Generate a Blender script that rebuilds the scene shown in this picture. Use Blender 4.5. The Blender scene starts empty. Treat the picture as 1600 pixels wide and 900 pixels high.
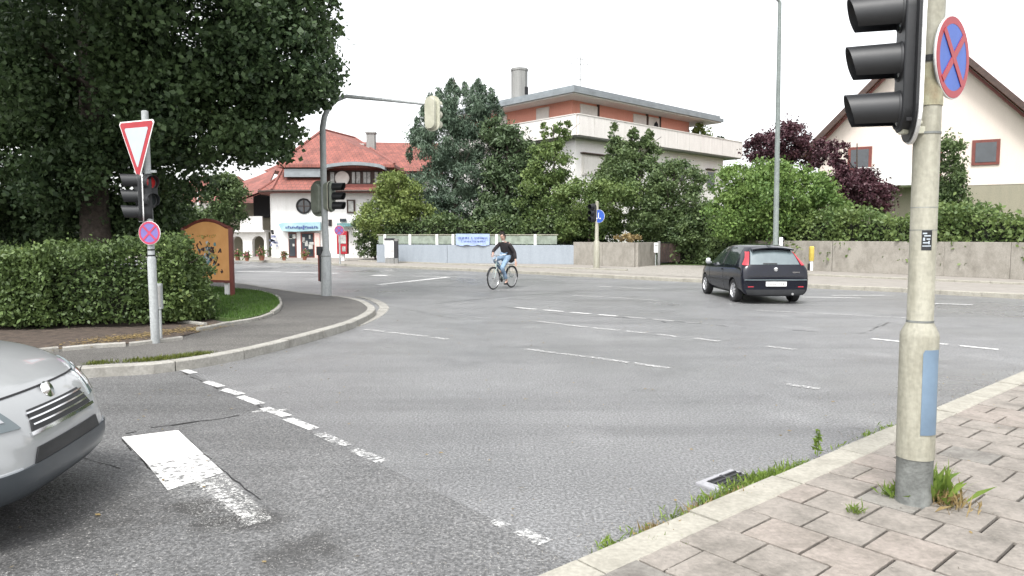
import bpy, bmesh, math, random
import numpy as np
from mathutils import Vector, Matrix
from mathutils.bvhtree import BVHTree
R = math.radians
sc = bpy.context.scene
col = sc.collection

# ------------------------------------------------------------------ camera, sky, sun, exposure
F = 1100.0; HORIZ = 368.0; H = 1.65
PITCH = math.atan((450 - HORIZ) / F)
cam = bpy.data.cameras.new('camera'); cam_o = bpy.data.objects.new('camera', cam); col.objects.link(cam_o)
cam.sensor_width = 36; cam.lens = 36 * F / 1600; cam.clip_end = 3000; cam.clip_start = 0.05
cam_o.location = (0, 0, H); cam_o.rotation_euler = (math.pi / 2 - PITCH, 0, 0)
sc.camera = cam_o
SUN_EL, SUN_AZ = R(58), R(200)          # azimuth clockwise from +Y : behind the camera, a little left
world = bpy.data.worlds.new('World'); sc.world = world; world.use_nodes = True
nt = world.node_tree; nt.nodes.clear()
sky = nt.nodes.new('ShaderNodeTexSky'); sky.sky_type = 'NISHITA'; sky.sun_disc = False
sky.sun_elevation = SUN_EL; sky.sun_rotation = SUN_AZ; sky.dust_density = 3.0; sky.air_density = 1.0
hs = nt.nodes.new('ShaderNodeHueSaturation'); hs.inputs['Saturation'].default_value = 0.10; hs.inputs['Value'].default_value = 1.0
bg = nt.nodes.new('ShaderNodeBackground'); bg.inputs['Strength'].default_value = 0.15
wo = nt.nodes.new('ShaderNodeOutputWorld')
nt.links.new(sky.outputs[0], hs.inputs['Color']); nt.links.new(hs.outputs[0], bg.inputs[0]); nt.links.new(bg.outputs[0], wo.inputs[0])
sun = bpy.data.lights.new('sun', 'SUN'); sun.energy = 1.2; sun.angle = R(14); sun.color = (1, .975, .94)
sun_o = bpy.data.objects.new('sun', sun); col.objects.link(sun_o)
sd = Vector((math.sin(SUN_AZ) * math.cos(SUN_EL), math.cos(SUN_AZ) * math.cos(SUN_EL), math.sin(SUN_EL)))
sun_o.rotation_euler = sd.to_track_quat('Z', 'Y').to_euler(); sun_o.location = sd * 50
sc.view_settings.view_transform = 'Standard'; sc.view_settings.look = 'None'
sc.view_settings.gamma = 1; sc.view_settings.use_curve_mapping = False
sc.view_settings.exposure = 1.45
sc.cycles.max_bounces = 6; sc.cycles.transparent_max_bounces = 8

# ------------------------------------------------------------------ measuring helpers
_f = Vector((0, math.cos(PITCH), -math.sin(PITCH))); _u = Vector((0, math.sin(PITCH), math.cos(PITCH)))
def ray(px, py): return _f + Vector((1, 0, 0)) * ((px - 800) / F) + _u * ((450 - py) / F)
def g(px, py, z=0.0):
    d = ray(px, py); t = (z - H) / d.z; return Vector((d.x * t, d.y * t, z))
def at(px, py, Y):
    d = ray(px, py); t = Y / d.y; return Vector((d.x * t, Y, H + d.z * t))
def ux(px, Y): return at(px, HORIZ, Y).x
def uz(py, Y): return at(800, py, Y).z

# ------------------------------------------------------------------ materials
def _n(nt, t, **kw):
    n = nt.nodes.new(t)
    for k, v in kw.items(): setattr(n, k, v)
    return n
def mat(name, c, rough=.6, var=.12, scale=6., bump=0., metal=0., spec=.5, detail=6., coat=0., c2=None, bscale=None, emis=0):
    m = bpy.data.materials.new(name); m.use_nodes = True; nt = m.node_tree; b = nt.nodes['Principled BSDF']
    b.inputs['Roughness'].default_value = rough; b.inputs['Metallic'].default_value = metal
    b.inputs['Specular IOR Level'].default_value = spec; b.inputs['Coat Weight'].default_value = coat
    b.inputs['Coat Roughness'].default_value = .05
    tc = _n(nt, 'ShaderNodeTexCoord'); no = _n(nt, 'ShaderNodeTexNoise')
    no.inputs['Scale'].default_value = scale; no.inputs['Detail'].default_value = detail; no.inputs['Roughness'].default_value = .65
    nt.links.new(tc.outputs['Object'], no.inputs['Vector'])
    mx = _n(nt, 'ShaderNodeMix', data_type='RGBA')
    ramp = _n(nt, 'ShaderNodeMapRange'); ramp.inputs['From Min'].default_value = .3; ramp.inputs['From Max'].default_value = .7
    nt.links.new(no.outputs['Fac'], ramp.inputs['Value']); nt.links.new(ramp.outputs[0], mx.inputs['Factor'])
    d = c2 if c2 else tuple(max(0, x * (1 - 2 * var)) for x in c)
    u = c if c2 else tuple(min(1, x * (1 + var)) for x in c)
    mx.inputs['A'].default_value = (*d, 1); mx.inputs['B'].default_value = (*u, 1)
    nt.links.new(mx.outputs['Result'], b.inputs['Base Color'])
    if bump:
        n2 = _n(nt, 'ShaderNodeTexNoise'); n2.inputs['Scale'].default_value = bscale or scale * 6; n2.inputs['Detail'].default_value = 3
        nt.links.new(tc.outputs['Object'], n2.inputs['Vector'])
        bp = _n(nt, 'ShaderNodeBump'); bp.inputs['Strength'].default_value = bump; bp.inputs['Distance'].default_value = .01
        nt.links.new(n2.outputs['Fac'], bp.inputs['Height']); nt.links.new(bp.outputs[0], b.inputs['Normal'])
    return m
def asphalt(name, base, dark, light, seed=0, rough=.36, blobs=()):
    m = bpy.data.materials.new(name); m.use_nodes = True; nt = m.node_tree; b = nt.nodes['Principled BSDF']
    tc = _n(nt, 'ShaderNodeTexCoord'); mp = _n(nt, 'ShaderNodeMapping'); mp.inputs['Location'].default_value = (seed, seed * 2, 0)
    nt.links.new(tc.outputs['Object'], mp.inputs['Vector'])
    def noise(s, det, lo, hi):
        n = _n(nt, 'ShaderNodeTexNoise'); n.inputs['Scale'].default_value = s; n.inputs['Detail'].default_value = det; n.inputs['Roughness'].default_value = .6
        nt.links.new(mp.outputs[0], n.inputs['Vector'])
        r = _n(nt, 'ShaderNodeMapRange'); r.inputs['From Min'].default_value = lo; r.inputs['From Max'].default_value = hi
        nt.links.new(n.outputs['Fac'], r.inputs['Value']); return r.outputs[0]
    big = noise(.22, 5, .35, .68); mid = noise(1.6, 5, .35, .7); fine = noise(48, 4, .38, .60); spk = noise(85, 2, .60, .68)
    def mix(f, a, c, fac=1.):
        x = _n(nt, 'ShaderNodeMix', data_type='RGBA')
        if fac != 1:
            mu = _n(nt, 'ShaderNodeMath', operation='MULTIPLY'); mu.inputs[1].default_value = fac; nt.links.new(f, mu.inputs[0]); f = mu.outputs[0]
        nt.links.new(f, x.inputs['Factor'])
        for s, v in (('A', a), ('B', c)):
            if isinstance(v, tuple): x.inputs[s].default_value = (*v, 1)
            else: nt.links.new(v, x.inputs[s])
        return x.outputs['Result']
    c = mix(big, dark, base); c = mix(mid, c, light, .35)
    stain = noise(.75, 6, .60, .74); c = mix(stain, c, tuple(x * .45 for x in dark), .55)
    mp2 = _n(nt, 'ShaderNodeMapping'); mp2.inputs['Rotation'].default_value = (0, 0, R(41)); mp2.inputs['Scale'].default_value = (.12, 1.1, 1); nt.links.new(tc.outputs['Object'], mp2.inputs['Vector'])
    n3 = _n(nt, 'ShaderNodeTexNoise'); n3.inputs['Scale'].default_value = 1.3; n3.inputs['Detail'].default_value = 5; nt.links.new(mp2.outputs[0], n3.inputs['Vector'])
    r3 = _n(nt, 'ShaderNodeMapRange'); r3.inputs['From Min'].default_value = .5; r3.inputs['From Max'].default_value = .66; nt.links.new(n3.outputs['Fac'], r3.inputs['Value'])
    c = mix(r3.outputs[0], c, tuple(x * .72 for x in dark), .5)
    dust = noise(.5, 7, .56, .70); c = mix(dust, c, tuple(min(1, x * 1.35) for x in light), .45)
    for bx_, by_, br_, bf_ in blobs:        # spilt oil and rubber with a ragged outline
        vm = _n(nt, 'ShaderNodeVectorMath', operation='DISTANCE'); vm.inputs[1].default_value = (bx_, by_, 0); nt.links.new(tc.outputs['Object'], vm.inputs[0])
        ng = _n(nt, 'ShaderNodeTexNoise'); ng.inputs['Scale'].default_value = 7; ng.inputs['Detail'].default_value = 6; nt.links.new(tc.outputs['Object'], ng.inputs['Vector'])
        ad = _n(nt, 'ShaderNodeMath', operation='MULTIPLY_ADD'); ad.inputs[1].default_value = -br_ * 1.6; nt.links.new(ng.outputs['Fac'], ad.inputs[0]); nt.links.new(vm.outputs['Value'], ad.inputs[2])
        rb = _n(nt, 'ShaderNodeMapRange'); rb.inputs['From Min'].default_value = -br_ * .5; rb.inputs['From Max'].default_value = br_ * .25; rb.inputs['To Min'].default_value = bf_; rb.inputs['To Max'].default_value = 0
        nt.links.new(ad.outputs[0], rb.inputs['Value']); c = mix(rb.outputs[0], c, (.03, .028, .026))
    c = mix(fine, c, tuple(x * .25 for x in dark), .72)
    c = mix(spk, c, (.46, .45, .43), .5)
    nt.links.new(c, b.inputs['Base Color'])
    rr = _n(nt, 'ShaderNodeMapRange'); rr.inputs['To Min'].default_value = rough - .1; rr.inputs['To Max'].default_value = rough + .2
    nt.links.new(big, rr.inputs['Value']); nt.links.new(rr.outputs[0], b.inputs['Roughness'])
    bp = _n(nt, 'ShaderNodeBump'); bp.inputs['Strength'].default_value = .55; bp.inputs['Distance'].default_value = .006
    nt.links.new(fine, bp.inputs['Height']); nt.links.new(bp.outputs[0], b.inputs['Normal'])
    return m
def leafmat(name, dark, light, tint=None, trans=.25, nscale=.8):
    m = bpy.data.materials.new(name); m.use_nodes = True; nt = m.node_tree; b = nt.nodes['Principled BSDF']
    b.inputs['Roughness'].default_value = .5; b.inputs['Specular IOR Level'].default_value = .35
    ge = _n(nt, 'ShaderNodeNewGeometry'); tc = _n(nt, 'ShaderNodeTexCoord'); no = _n(nt, 'ShaderNodeTexNoise')
    no.inputs['Scale'].default_value = nscale; no.inputs['Detail'].default_value = 3; nt.links.new(tc.outputs['Object'], no.inputs['Vector'])
    r = _n(nt, 'ShaderNodeMapRange'); r.inputs['From Min'].default_value = .35; r.inputs['From Max'].default_value = .65
    nt.links.new(no.outputs['Fac'], r.inputs['Value'])
    a = _n(nt, 'ShaderNodeMath', operation='MULTIPLY_ADD'); a.inputs[1].default_value = .55; nt.links.new(ge.outputs['Random Per Island'], a.inputs[0])
    s = _n(nt, 'ShaderNodeMath', operation='MULTIPLY'); s.inputs[1].default_value = .45; nt.links.new(r.outputs[0], s.inputs[0]); nt.links.new(s.outputs[0], a.inputs[2])
    cr = _n(nt, 'ShaderNodeValToRGB'); cr.color_ramp.elements[0].color = (*dark, 1); cr.color_ramp.elements[1].color = (*light, 1)
    if tint:
        e = cr.color_ramp.elements.new(.93); e.color = (*light, 1); cr.color_ramp.elements[2].color = (*tint, 1)
    nt.links.new(a.outputs[0], cr.inputs[0]); nt.links.new(cr.outputs[0], b.inputs['Base Color'])
    tr = _n(nt, 'ShaderNodeBsdfTranslucent'); nt.links.new(cr.outputs[0], tr.inputs[0])
    mx = _n(nt, 'ShaderNodeMixShader'); mx.inputs[0].default_value = trans
    out = nt.nodes['Material Output']
    nt.links.new(b.outputs[0], mx.inputs[1]); nt.links.new(tr.outputs[0], mx.inputs[2]); nt.links.new(mx.outputs[0], out.inputs[0])
    return m
def paintmat(name, c=(.72, .72, .70), wear=.45, scale=14):
    m = bpy.data.materials.new(name); m.use_nodes = True; nt = m.node_tree; b = nt.nodes['Principled BSDF']
    b.inputs['Base Color'].default_value = (*c, 1); b.inputs['Roughness'].default_value = .6
    tc = _n(nt, 'ShaderNodeTexCoord'); no = _n(nt, 'ShaderNodeTexNoise'); no.inputs['Scale'].default_value = scale; no.inputs['Detail'].default_value = 8; no.inputs['Roughness'].default_value = .75
    nt.links.new(tc.outputs['Object'], no.inputs['Vector'])
    r = _n(nt, 'ShaderNodeMapRange'); r.inputs['From Min'].default_value = wear - .06; r.inputs['From Max'].default_value = wear + .08
    r.inputs['To Min'].default_value = 0.0
    nt.links.new(no.outputs['Fac'], r.inputs['Value'])
    tr = _n(nt, 'ShaderNodeBsdfTransparent'); mx = _n(nt, 'ShaderNodeMixShader'); out = nt.nodes['Material Output']
    nt.links.new(r.outputs[0], mx.inputs[0]); nt.links.new(tr.outputs[0], mx.inputs[1]); nt.links.new(b.outputs[0], mx.inputs[2]); nt.links.new(mx.outputs[0], out.inputs[0])
    return m
def tilemat(name, c1, c2, cm, sx, sy, rough=.7, uvw='Object', bump=.5, off=.5):
    m = bpy.data.materials.new(name); m.use_nodes = True; nt = m.node_tree; b = nt.nodes['Principled BSDF']; b.inputs['Roughness'].default_value = rough
    tc = _n(nt, 'ShaderNodeTexCoord'); uv = tc.outputs['UV']
    br = _n(nt, 'ShaderNodeTexBrick'); br.inputs['Color1'].default_value = (*c1, 1); br.inputs['Color2'].default_value = (*c2, 1); br.inputs['Mortar'].default_value = (*cm, 1)
    br.inputs['Scale'].default_value = 1; br.inputs['Brick Width'].default_value = sx; br.inputs['Row Height'].default_value = sy; br.inputs['Mortar Size'].default_value = min(sx, sy) * .06
    br.offset = off; nt.links.new(uv, br.inputs['Vector'])
    no = _n(nt, 'ShaderNodeTexNoise'); no.inputs['Scale'].default_value = 1.3; no.inputs['Detail'].default_value = 8; nt.links.new(tc.outputs['Object'], no.inputs['Vector'])
    r = _n(nt, 'ShaderNodeMapRange'); r.inputs['From Min'].default_value = .3; r.inputs['From Max'].default_value = .7; r.inputs['To Min'].default_value = .65; r.inputs['To Max'].default_value = 1.15
    nt.links.new(no.outputs['Fac'], r.inputs['Value'])
    mx = _n(nt, 'ShaderNodeMix', data_type='RGBA', blend_type='MULTIPLY'); mx.inputs['Factor'].default_value = 1
    nt.links.new(br.outputs['Color'], mx.inputs['A']); nt.links.new(r.outputs[0], mx.inputs['B']); nt.links.new(mx.outputs['Result'], b.inputs['Base Color'])
    bp = _n(nt, 'ShaderNodeBump'); bp.inputs['Strength'].default_value = bump; bp.inputs['Distance'].default_value = .03; bp.invert = True
    nt.links.new(br.outputs['Fac'], bp.inputs['Height']); nt.links.new(bp.outputs[0], b.inputs['Normal'])
    return m
def streakmat(name, c, dirt, rough=.7, bump=.15, amount=.5, sc=(2.5, 2.5, .35)):
    """plaster / concrete with vertical rain streaks and blotches"""
    m = bpy.data.materials.new(name); m.use_nodes = True; nt = m.node_tree; b = nt.nodes['Principled BSDF']; b.inputs['Roughness'].default_value = rough
    tc = _n(nt, 'ShaderNodeTexCoord'); mp = _n(nt, 'ShaderNodeMapping'); mp.inputs['Scale'].default_value = sc; nt.links.new(tc.outputs['Object'], mp.inputs['Vector'])
    no = _n(nt, 'ShaderNodeTexNoise'); no.inputs['Scale'].default_value = 1.5; no.inputs['Detail'].default_value = 8; no.inputs['Roughness'].default_value = .7; nt.links.new(mp.outputs[0], no.inputs['Vector'])
    r = _n(nt, 'ShaderNodeMapRange'); r.inputs['From Min'].default_value = .42; r.inputs['From Max'].default_value = .8; r.inputs['To Max'].default_value = amount * 1.6
    nt.links.new(no.outputs['Fac'], r.inputs['Value'])
    n2 = _n(nt, 'ShaderNodeTexNoise'); n2.inputs['Scale'].default_value = 35; n2.inputs['Detail'].default_value = 4; nt.links.new(tc.outputs['Object'], n2.inputs['Vector'])
    mx = _n(nt, 'ShaderNodeMix', data_type='RGBA'); mx.inputs['A'].default_value = (*c, 1); mx.inputs['B'].default_value = (*dirt, 1); nt.links.new(r.outputs[0], mx.inputs['Factor'])
    m3 = _n(nt, 'ShaderNodeMix', data_type='RGBA', blend_type='MULTIPLY'); m3.inputs['Factor'].default_value = .6
    nt.links.new(mx.outputs['Result'], m3.inputs['A']); nt.links.new(n2.outputs['Color'], m3.inputs['B'])
    r2 = _n(nt, 'ShaderNodeMapRange'); r2.inputs['From Min'].default_value = .3; r2.inputs['From Max'].default_value = .7; r2.inputs['To Min'].default_value = .7; r2.inputs['To Max'].default_value = 1.1
    nt.links.new(n2.outputs['Fac'], r2.inputs['Value']); nt.links.new(r2.outputs[0], m3.inputs['B'])
    nt.links.new(m3.outputs['Result'], b.inputs['Base Color'])
    bp = _n(nt, 'ShaderNodeBump'); bp.inputs['Strength'].default_value = bump; bp.inputs['Distance'].default_value = .01
    nt.links.new(n2.outputs['Fac'], bp.inputs['Height']); nt.links.new(bp.outputs[0], b.inputs['Normal'])
    return m

M = {}
M['asphalt'] = asphalt('asphalt', (.245, .247, .25), (.175, .177, .18), (.30, .302, .305))
M['asphalt_dark'] = asphalt('asphalt_dark', (.185, .186, .187), (.115, .116, .117), (.235, .235, .235), 7, .5, [(g(x_, y_).x, g(x_, y_).y, r_, f_) for x_, y_, r_, f_ in ((475, 862, .30, .7), (300, 795, .22, .75), (350, 815, .24, .8), (415, 815, .2, .7), (240, 715, .1, .5), (150, 800, .6, .45), (60, 850, .7, .4))])
M['asphalt_walk'] = asphalt('asphalt_walk', (.15, .142, .13), (.10, .095, .088), (.19, .182, .168), 3, .75)
M['tar'] = mat('tar', (.02, .02, .021), .4, .3, 8, .4)
M['paint'] = paintmat('road_paint', (.60, .60, .59), wear=.44, scale=22)
M['paint_worn'] = paintmat('road_paint_worn', (.52, .52, .51), wear=.51, scale=26)
M['paint_faint'] = paintmat('road_paint_faint', (.42, .42, .42), wear=.56, scale=9)
M['kerb'] = streakmat('kerb_granite', (.34, .33, .30), (.14, .13, .11), .75, .4, .5, (3, 3, 3))
M['kerb_pale'] = streakmat('kerb_pale', (.33, .315, .27), (.18, .17, .14), .8, .5, .5, (3, 3, 3))
M['slab'] = streakmat('paving_slab', (.25, .226, .20), (.12, .11, .095), .85, .9, .8, (3, 3, 3))
M['slab_joint'] = mat('slab_joint', (.016, .013, .010), .95, .3, 20, .6)
M['soil'] = mat('soil', (.075, .055, .042), .95, .35, 8, .9)
M['gravel'] = mat('gravel_verge', (.33, .31, .28), .9, .25, 12, .8, c2=(.16, .15, .13))
M['paving'] = mat('far_pavement', (.27, .25, .225), .8, .18, 3, .3, c2=(.20, .185, .165))
M['grass'] = leafmat('grass_blade', (.045, .10, .018), (.11, .20, .04), trans=.3)
M['grass_ground'] = mat('grass_ground', (.06, .10, .022), .95, .3, 12, .8)
M['weed'] = leafmat('weed_leaf', (.10, .17, .03), (.22, .30, .06), (.30, .20, .05), trans=.35, nscale=9)
M['drygrass'] = leafmat('dry_grass', (.20, .14, .06), (.34, .26, .12), trans=.3, nscale=9)
M['moss'] = leafmat('moss', (.06, .08, .015), (.14, .16, .03), trans=.1, nscale=9)
M['maple'] = leafmat('maple_leaf', (.022, .044, .020), (.108, .165, .066), (.20, .24, .08), trans=.3, nscale=.45)
M['hedge'] = leafmat('hedge_leaf', (.034, .062, .022), (.135, .195, .06), (.26, .31, .09), trans=.22)
M['pine'] = leafmat('pine_needles', (.045, .075, .052), (.12, .17, .11), trans=.08)
M['yew'] = leafmat('dark_conifer', (.036, .062, .030), (.10, .145, .065), trans=.1)
M['lime'] = leafmat('yellow_green_leaf', (.085, .135, .036), (.25, .30, .09), trans=.3)
M['green'] = leafmat('green_leaf', (.058, .105, .034), (.18, .24, .075), trans=.28)
M['mid'] = leafmat('mid_green_leaf', (.042, .075, .030), (.135, .185, .07), trans=.22)
M['bright'] = leafmat('bright_green_leaf', (.065, .13, .034), (.20, .29, .08), trans=.3)
M['purple'] = leafmat('purple_leaf', (.035, .016, .022), (.095, .038, .048), (.16, .09, .06), trans=.1)
M['bark'] = mat('bark', (.07, .055, .045), .9, .3, 12, .9)
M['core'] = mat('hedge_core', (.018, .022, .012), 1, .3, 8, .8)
M['white_wall'] = streakmat('white_plaster', (.74, .73, .71), (.52, .50, .46), .8, .1, .25)
M['pale_wall'] = streakmat('pale_plaster', (.86, .84, .82), (.70, .68, .65), .8, .1, .25)
M['parapet'] = streakmat('parapet_panel', (.74, .71, .68), (.54, .51, .48), .7, .1, .4)
M['pink_wall'] = streakmat('salmon_plaster', (.72, .33, .25), (.60, .28, .21), .8, .1, .3)
M['cream_wall'] = streakmat('cream_plaster', (.66, .58, .52), (.54, .47, .42), .8, .1, .2)
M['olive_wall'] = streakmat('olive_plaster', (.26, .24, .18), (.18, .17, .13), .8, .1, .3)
M['blue_wall'] = streakmat('blue_grey_wall', (.30, .335, .375), (.22, .25, .28), .7, .1, .4)
M['concrete'] = streakmat('exposed_concrete', (.31, .29, .255), (.17, .155, .13), .9, .8, .7, (1.6, 1.6, 1.1))
M['concrete_grey'] = streakmat('grey_concrete', (.27, .27, .26), (.15, .15, .145), .9, .4, .6)
M['zinc'] = mat('zinc_roof', (.24, .265, .28), .5, .12, 2, .1, metal=.3)
M['tiles'] = tilemat('clay_tiles', (.27, .088, .065), (.21, .07, .055), (.10, .045, .04), .3, .34)
M['darkwood'] = mat('dark_wood', (.055, .030, .022), .6, .25, 5, .2)
M['redwood'] = mat('red_brown_paint', (.15, .035, .025), .5, .15, 5, .1)
M['glass'] = mat('window_glass', (.035, .042, .05), .08, .2, 1.5, 0, spec=.8)
M['glass_pale'] = mat('curtained_glass', (.42, .42, .40), .2, .3, 3, 0, spec=.8)
M['shutter'] = mat('roller_shutter', (.66, .63, .59), .6, .06, 4)
M['black'] = mat('black_plastic', (.014, .015, .017), .5, .15, 4, .05)
M['black_matt'] = mat('black_matt', (.014, .014, .016), .8, .15, 4)
M['signal_back'] = mat('signal_cream', (.50, .49, .40), .55, .12, 6, .1, c2=(.36, .36, .28))
M['signal_green'] = mat('signal_grey_green', (.20, .22, .18), .6, .15, 6)
M['white'] = mat('white_paint', (.74, .74, .73), .5, .06, 6)
M['pole_cream'] = streakmat('cream_pole_paint', (.33, .32, .26), (.19, .18, .135), .55, .15, .6, (9, 9, 1.5))
M['pole_grey'] = streakmat('galvanised_pole', (.36, .38, .38), (.22, .23, .23), .5, .2, .6, (9, 9, 2))
M['pole_dark'] = mat('dark_bitumen_band', (.20, .21, .20), .7, .25, 9, .4)
M['pole_green'] = mat('lamp_pole_green_grey', (.17, .195, .185), .5, .12, 5)
M['panel_blue'] = mat('pale_blue_film', (.15, .215, .29), .35, .12, 3, .05)
M['red'] = mat('sign_red', (.34, .02, .03), .4, .08, 6)
M['blue'] = mat('sign_blue', (.035, .10, .42), .4, .08, 6)
M['mauve'] = mat('faded_sign_blue', (.16, .13, .36), .4, .1, 6)
M['pinkred'] = mat('faded_sign_red', (.42, .045, .10), .4, .1, 6)
M['sign_white'] = mat('sign_white', (.40, .45, .49), .35, .04, 6)
M['lamp_red'] = mat('red_lens', (.45, .03, .03), .2, .1, 6)
M['lamp_off'] = mat('dark_lens', (.03, .035, .035), .15, .1, 6)
M['orange_board'] = mat('orange_board', (.66, .34, .12), .6, .08, 3, .1, c2=(.58, .28, .09))
M['ink'] = mat('sign_ink', (.06, .035, .03), .7, .2, 6)
M['teal'] = mat('teal_paint', (.12, .26, .27), .6, .3, 14)
M['gold'] = mat('ochre_paint', (.45, .35, .10), .6, .3, 14)
M['steel'] = mat('steel', (.50, .50, .50), .3, .08, 6, metal=.9)
M['iron'] = mat('cast_iron', (.05, .05, .055), .55, .2, 12, .3, metal=.4)
M['grate_frame'] = streakmat('grate_concrete', (.34, .34, .36), (.2, .2, .21), .8, .4, .5, (5, 5, 5))
M['yellow'] = mat('hydrant_yellow', (.52, .40, .08), .5, .12, 6)
M['banner'] = mat('banner_blue', (.33, .42, .68), .6, .08, 4)
M['banner_ink'] = mat('banner_ink', (.07, .10, .26), .6, .1, 4)
M['shop_blue'] = mat('shop_sign_blue', (.20, .36, .40), .5, .2, 1.6, c2=(.40, .52, .55))
M['fence_panel'] = mat('fence_panel_green', (.26, .30, .25), .3, .2, 3, spec=.8)
M['tyre'] = mat('tyre_rubber', (.018, .018, .019), .8, .2, 20)
M['carblue'] = mat('dark_blue_car_paint', (.004, .005, .011), .12, .1, 3, coat=.0, spec=.42)
M['carwhite'] = mat('silver_white_car_paint', (.34, .35, .355), .3, .04, 3, coat=1.)
M['cargrey'] = mat('grey_bumper_plastic', (.05, .058, .066), .45, .1, 3)
M['carglass'] = mat('car_glass', (.12, .15, .16), .05, .1, 3, spec=1.0)
M['carglass_dark'] = mat('dark_car_glass', (.025, .035, .033), .05, .1, 3, spec=1.0)
M['taillight'] = mat('tail_light_red', (.50, .03, .045), .15, .15, 12, spec=.8)
M['clearlight'] = mat('clear_lamp_glass', (.42, .44, .46), .08, .03, 2, spec=.8)
M['chrome'] = mat('chrome', (.75, .75, .76), .12, .05, 6, metal=1.)
M['skin'] = mat('skin', (.48, .30, .23), .55, .06, 9)
M['sweater'] = mat('black_cardigan', (.022, .018, .020), .9, .2, 12, .3)
M['jeans'] = mat('light_blue_jeans', (.20, .29, .40), .85, .25, 9, .2)
M['shirt'] = mat('white_shirt', (.62, .62, .60), .8, .05, 9)
M['shoe'] = mat('dark_shoe', (.03, .028, .03), .6, .1, 9)
M['hair'] = mat('dark_hair', (.022, .016, .013), .6, .3, 40, .5)
M['bikeframe'] = mat('pale_green_frame_paint', (.34, .42, .40), .35, .1, 5)
M['terracotta'] = mat('terracotta_pot', (.32, .13, .08), .8, .15, 8)
M['flowers'] = leafmat('flower_petals', (.45, .05, .08), (.65, .30, .35), trans=.2, nscale=9)

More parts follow.
